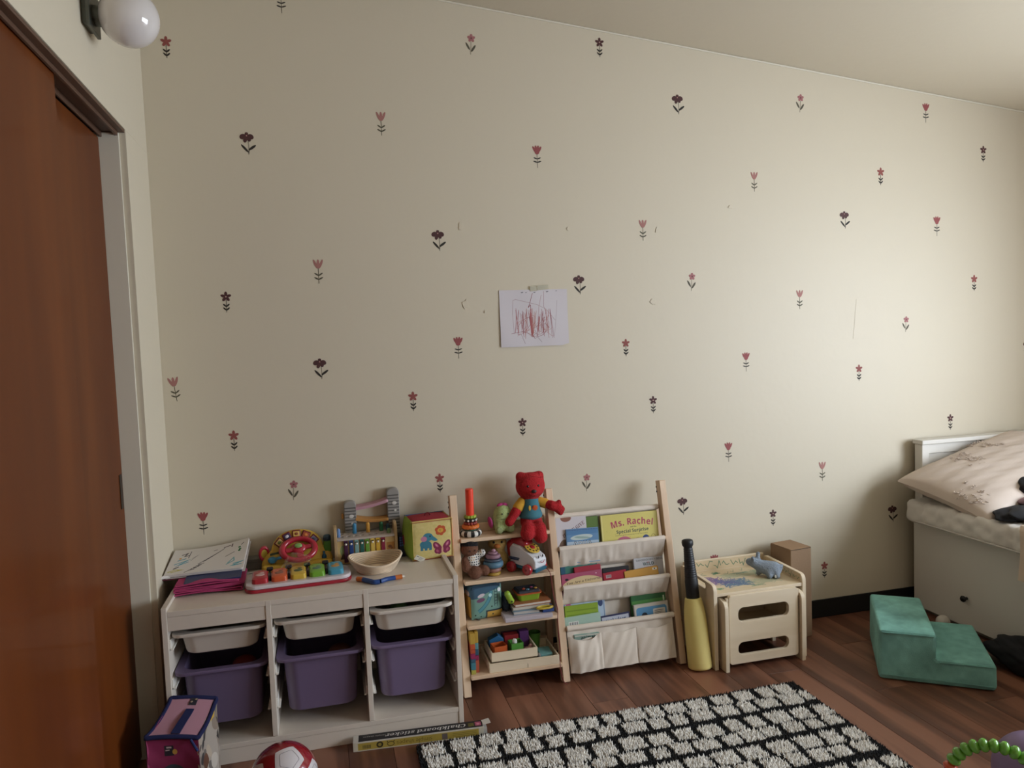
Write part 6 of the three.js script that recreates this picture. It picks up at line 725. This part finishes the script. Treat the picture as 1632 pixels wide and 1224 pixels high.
  wall('fl', 'fr', 0.012, pm, 'front_panel'); wall('fr', 'br', 0.012, sm, 'side_panel'); wall('br', 'bl', 0.006, sm, 'back_panel'); wall('bl', 'fl', 0.008, pm, 'side_panel');
  mesh('zip_pull', [tube([W2(P.fr).add(V3(-0.02, -0.004, 0.008)).toArray(), W2(P.fr).add(V3(-0.008, -0.02, 0.02)).toArray(), W2(P.fr).add(V3(0.0, -0.036, 0.022)).toArray()], 0.004, 14)], fabric('#2a3468'), t); mesh('bag_base', bx(-0.075, 0.07, 0.0005, 0.006, -0.055, 0.055, 0.002), fabric('#191f4c'), t);
}
{ // football
  const R = 0.1, t = thing('soccer_ball', 'glossy red and white soccer ball in front of the storage frame', 'ball', [0.4145, R, 0.765]);
  mesh('ball_skin', ball(R, 1, 1, 1, 56), mat('#8c1420', 0.25, { clearcoat: 0.6 }), t);
  const dirs = [[0.2, 0.78, 0.5], [-0.75, 0.35, 0.5], [0.9, 0.1, 0.35], [-0.25, -0.3, 0.9], [0.2, 0.55, -0.8], [-0.6, 0.4, -0.7]];
  dirs.forEach((d, i) => { const n = V3(...d).normalize(), a = V3(0, 0, 1).cross(n).normalize(), b = n.clone().cross(a); const pt = (r, th, k) => { const q = n.clone().addScaledVector(a, Math.cos(th) * r).addScaledVector(b, Math.sin(th) * r).normalize().multiplyScalar(R * k); return [q.x, q.y, q.z]; };
    const edge = th => { const s = 2 * PI / 5, m = ((th % s) + s) % s - s / 2; return 0.52 * Math.cos(s / 2) / Math.cos(m); };
    const p = mesh('white_panel', grid(50, 8, (u, v) => pt(edge(u * 2 * PI + 0.4) * v, -u * 2 * PI - 0.4 + 0.8, 1.006)), mat('#cfc9cc', 0.28, { clearcoat: 0.5 }), t); mesh('panel_seam', tube(Array.from({ length: 40 }, (_, k) => pt(edge(k / 40 * 2 * PI + 0.4) * 0.62, -k / 40 * 2 * PI + 0.4, 1.007)), 0.0007, 120, true, 5), mat('#8a8488', 0.5), p); });
}
{ // bead ring, purple ball, blue plate at the picture edge
  const t = thing('bead_ring_toy', 'ring of glossy green beads with orange joints on the floor', 'toy', [2.30, 0.016, 1.495], 0), R = 0.112; t.rotation.set(0, -0.75, 0);
  mesh('wire_ring', new THREE.TorusGeometry(R, 0.003, 8, 60).translate(0, R + 0.016, 0), mat('#4a7a30', 0.4), t);
  for (let i = 0; i < 30; i++) { const a = i / 30 * 2 * PI, o = (i % 15) > 12, b = mesh(o ? 'orange_joint' : 'green_bead', ball(0.0185, 0.74, 1, 1, 18), mat(o ? '#c24a26' : '#5f9a30', 0.25, { clearcoat: 0.5 }), t); b.position.set(R * Math.cos(a + 0.16), R + 0.016 + R * Math.sin(a + 0.16), 0); b.rotation.z = a + 0.16 + PI / 2; }
  const pbq = mesh('purple_ball', ball(0.11, 1, 1, 1, 40), mat('#7a6488', 0.45)); pbq.position.set(2.505, 0.11, 1.435); tag(pbq, 'dull purple ball on the floor behind the bead ring', 'ball');
  const bp = thing('blue_dish', 'round cobalt blue toy dish lying on the rug', 'dish', [2.14, 0.02, 1.225]); mesh('dish_body', lathe([[0, 0], [0.045, 0], [0.062, 0.012], [0.06, 0.013], [0.044, 0.003], [0, 0.003]], 40), mat('#2c3f9a', 0.35), bp); mesh('dish_rim', tor(0.061, 0.002, 48, 8).translate(0, 0.0125, 0), mat('#2c3f9a', 0.35), bp);
}
renderer.render(scene, camera);
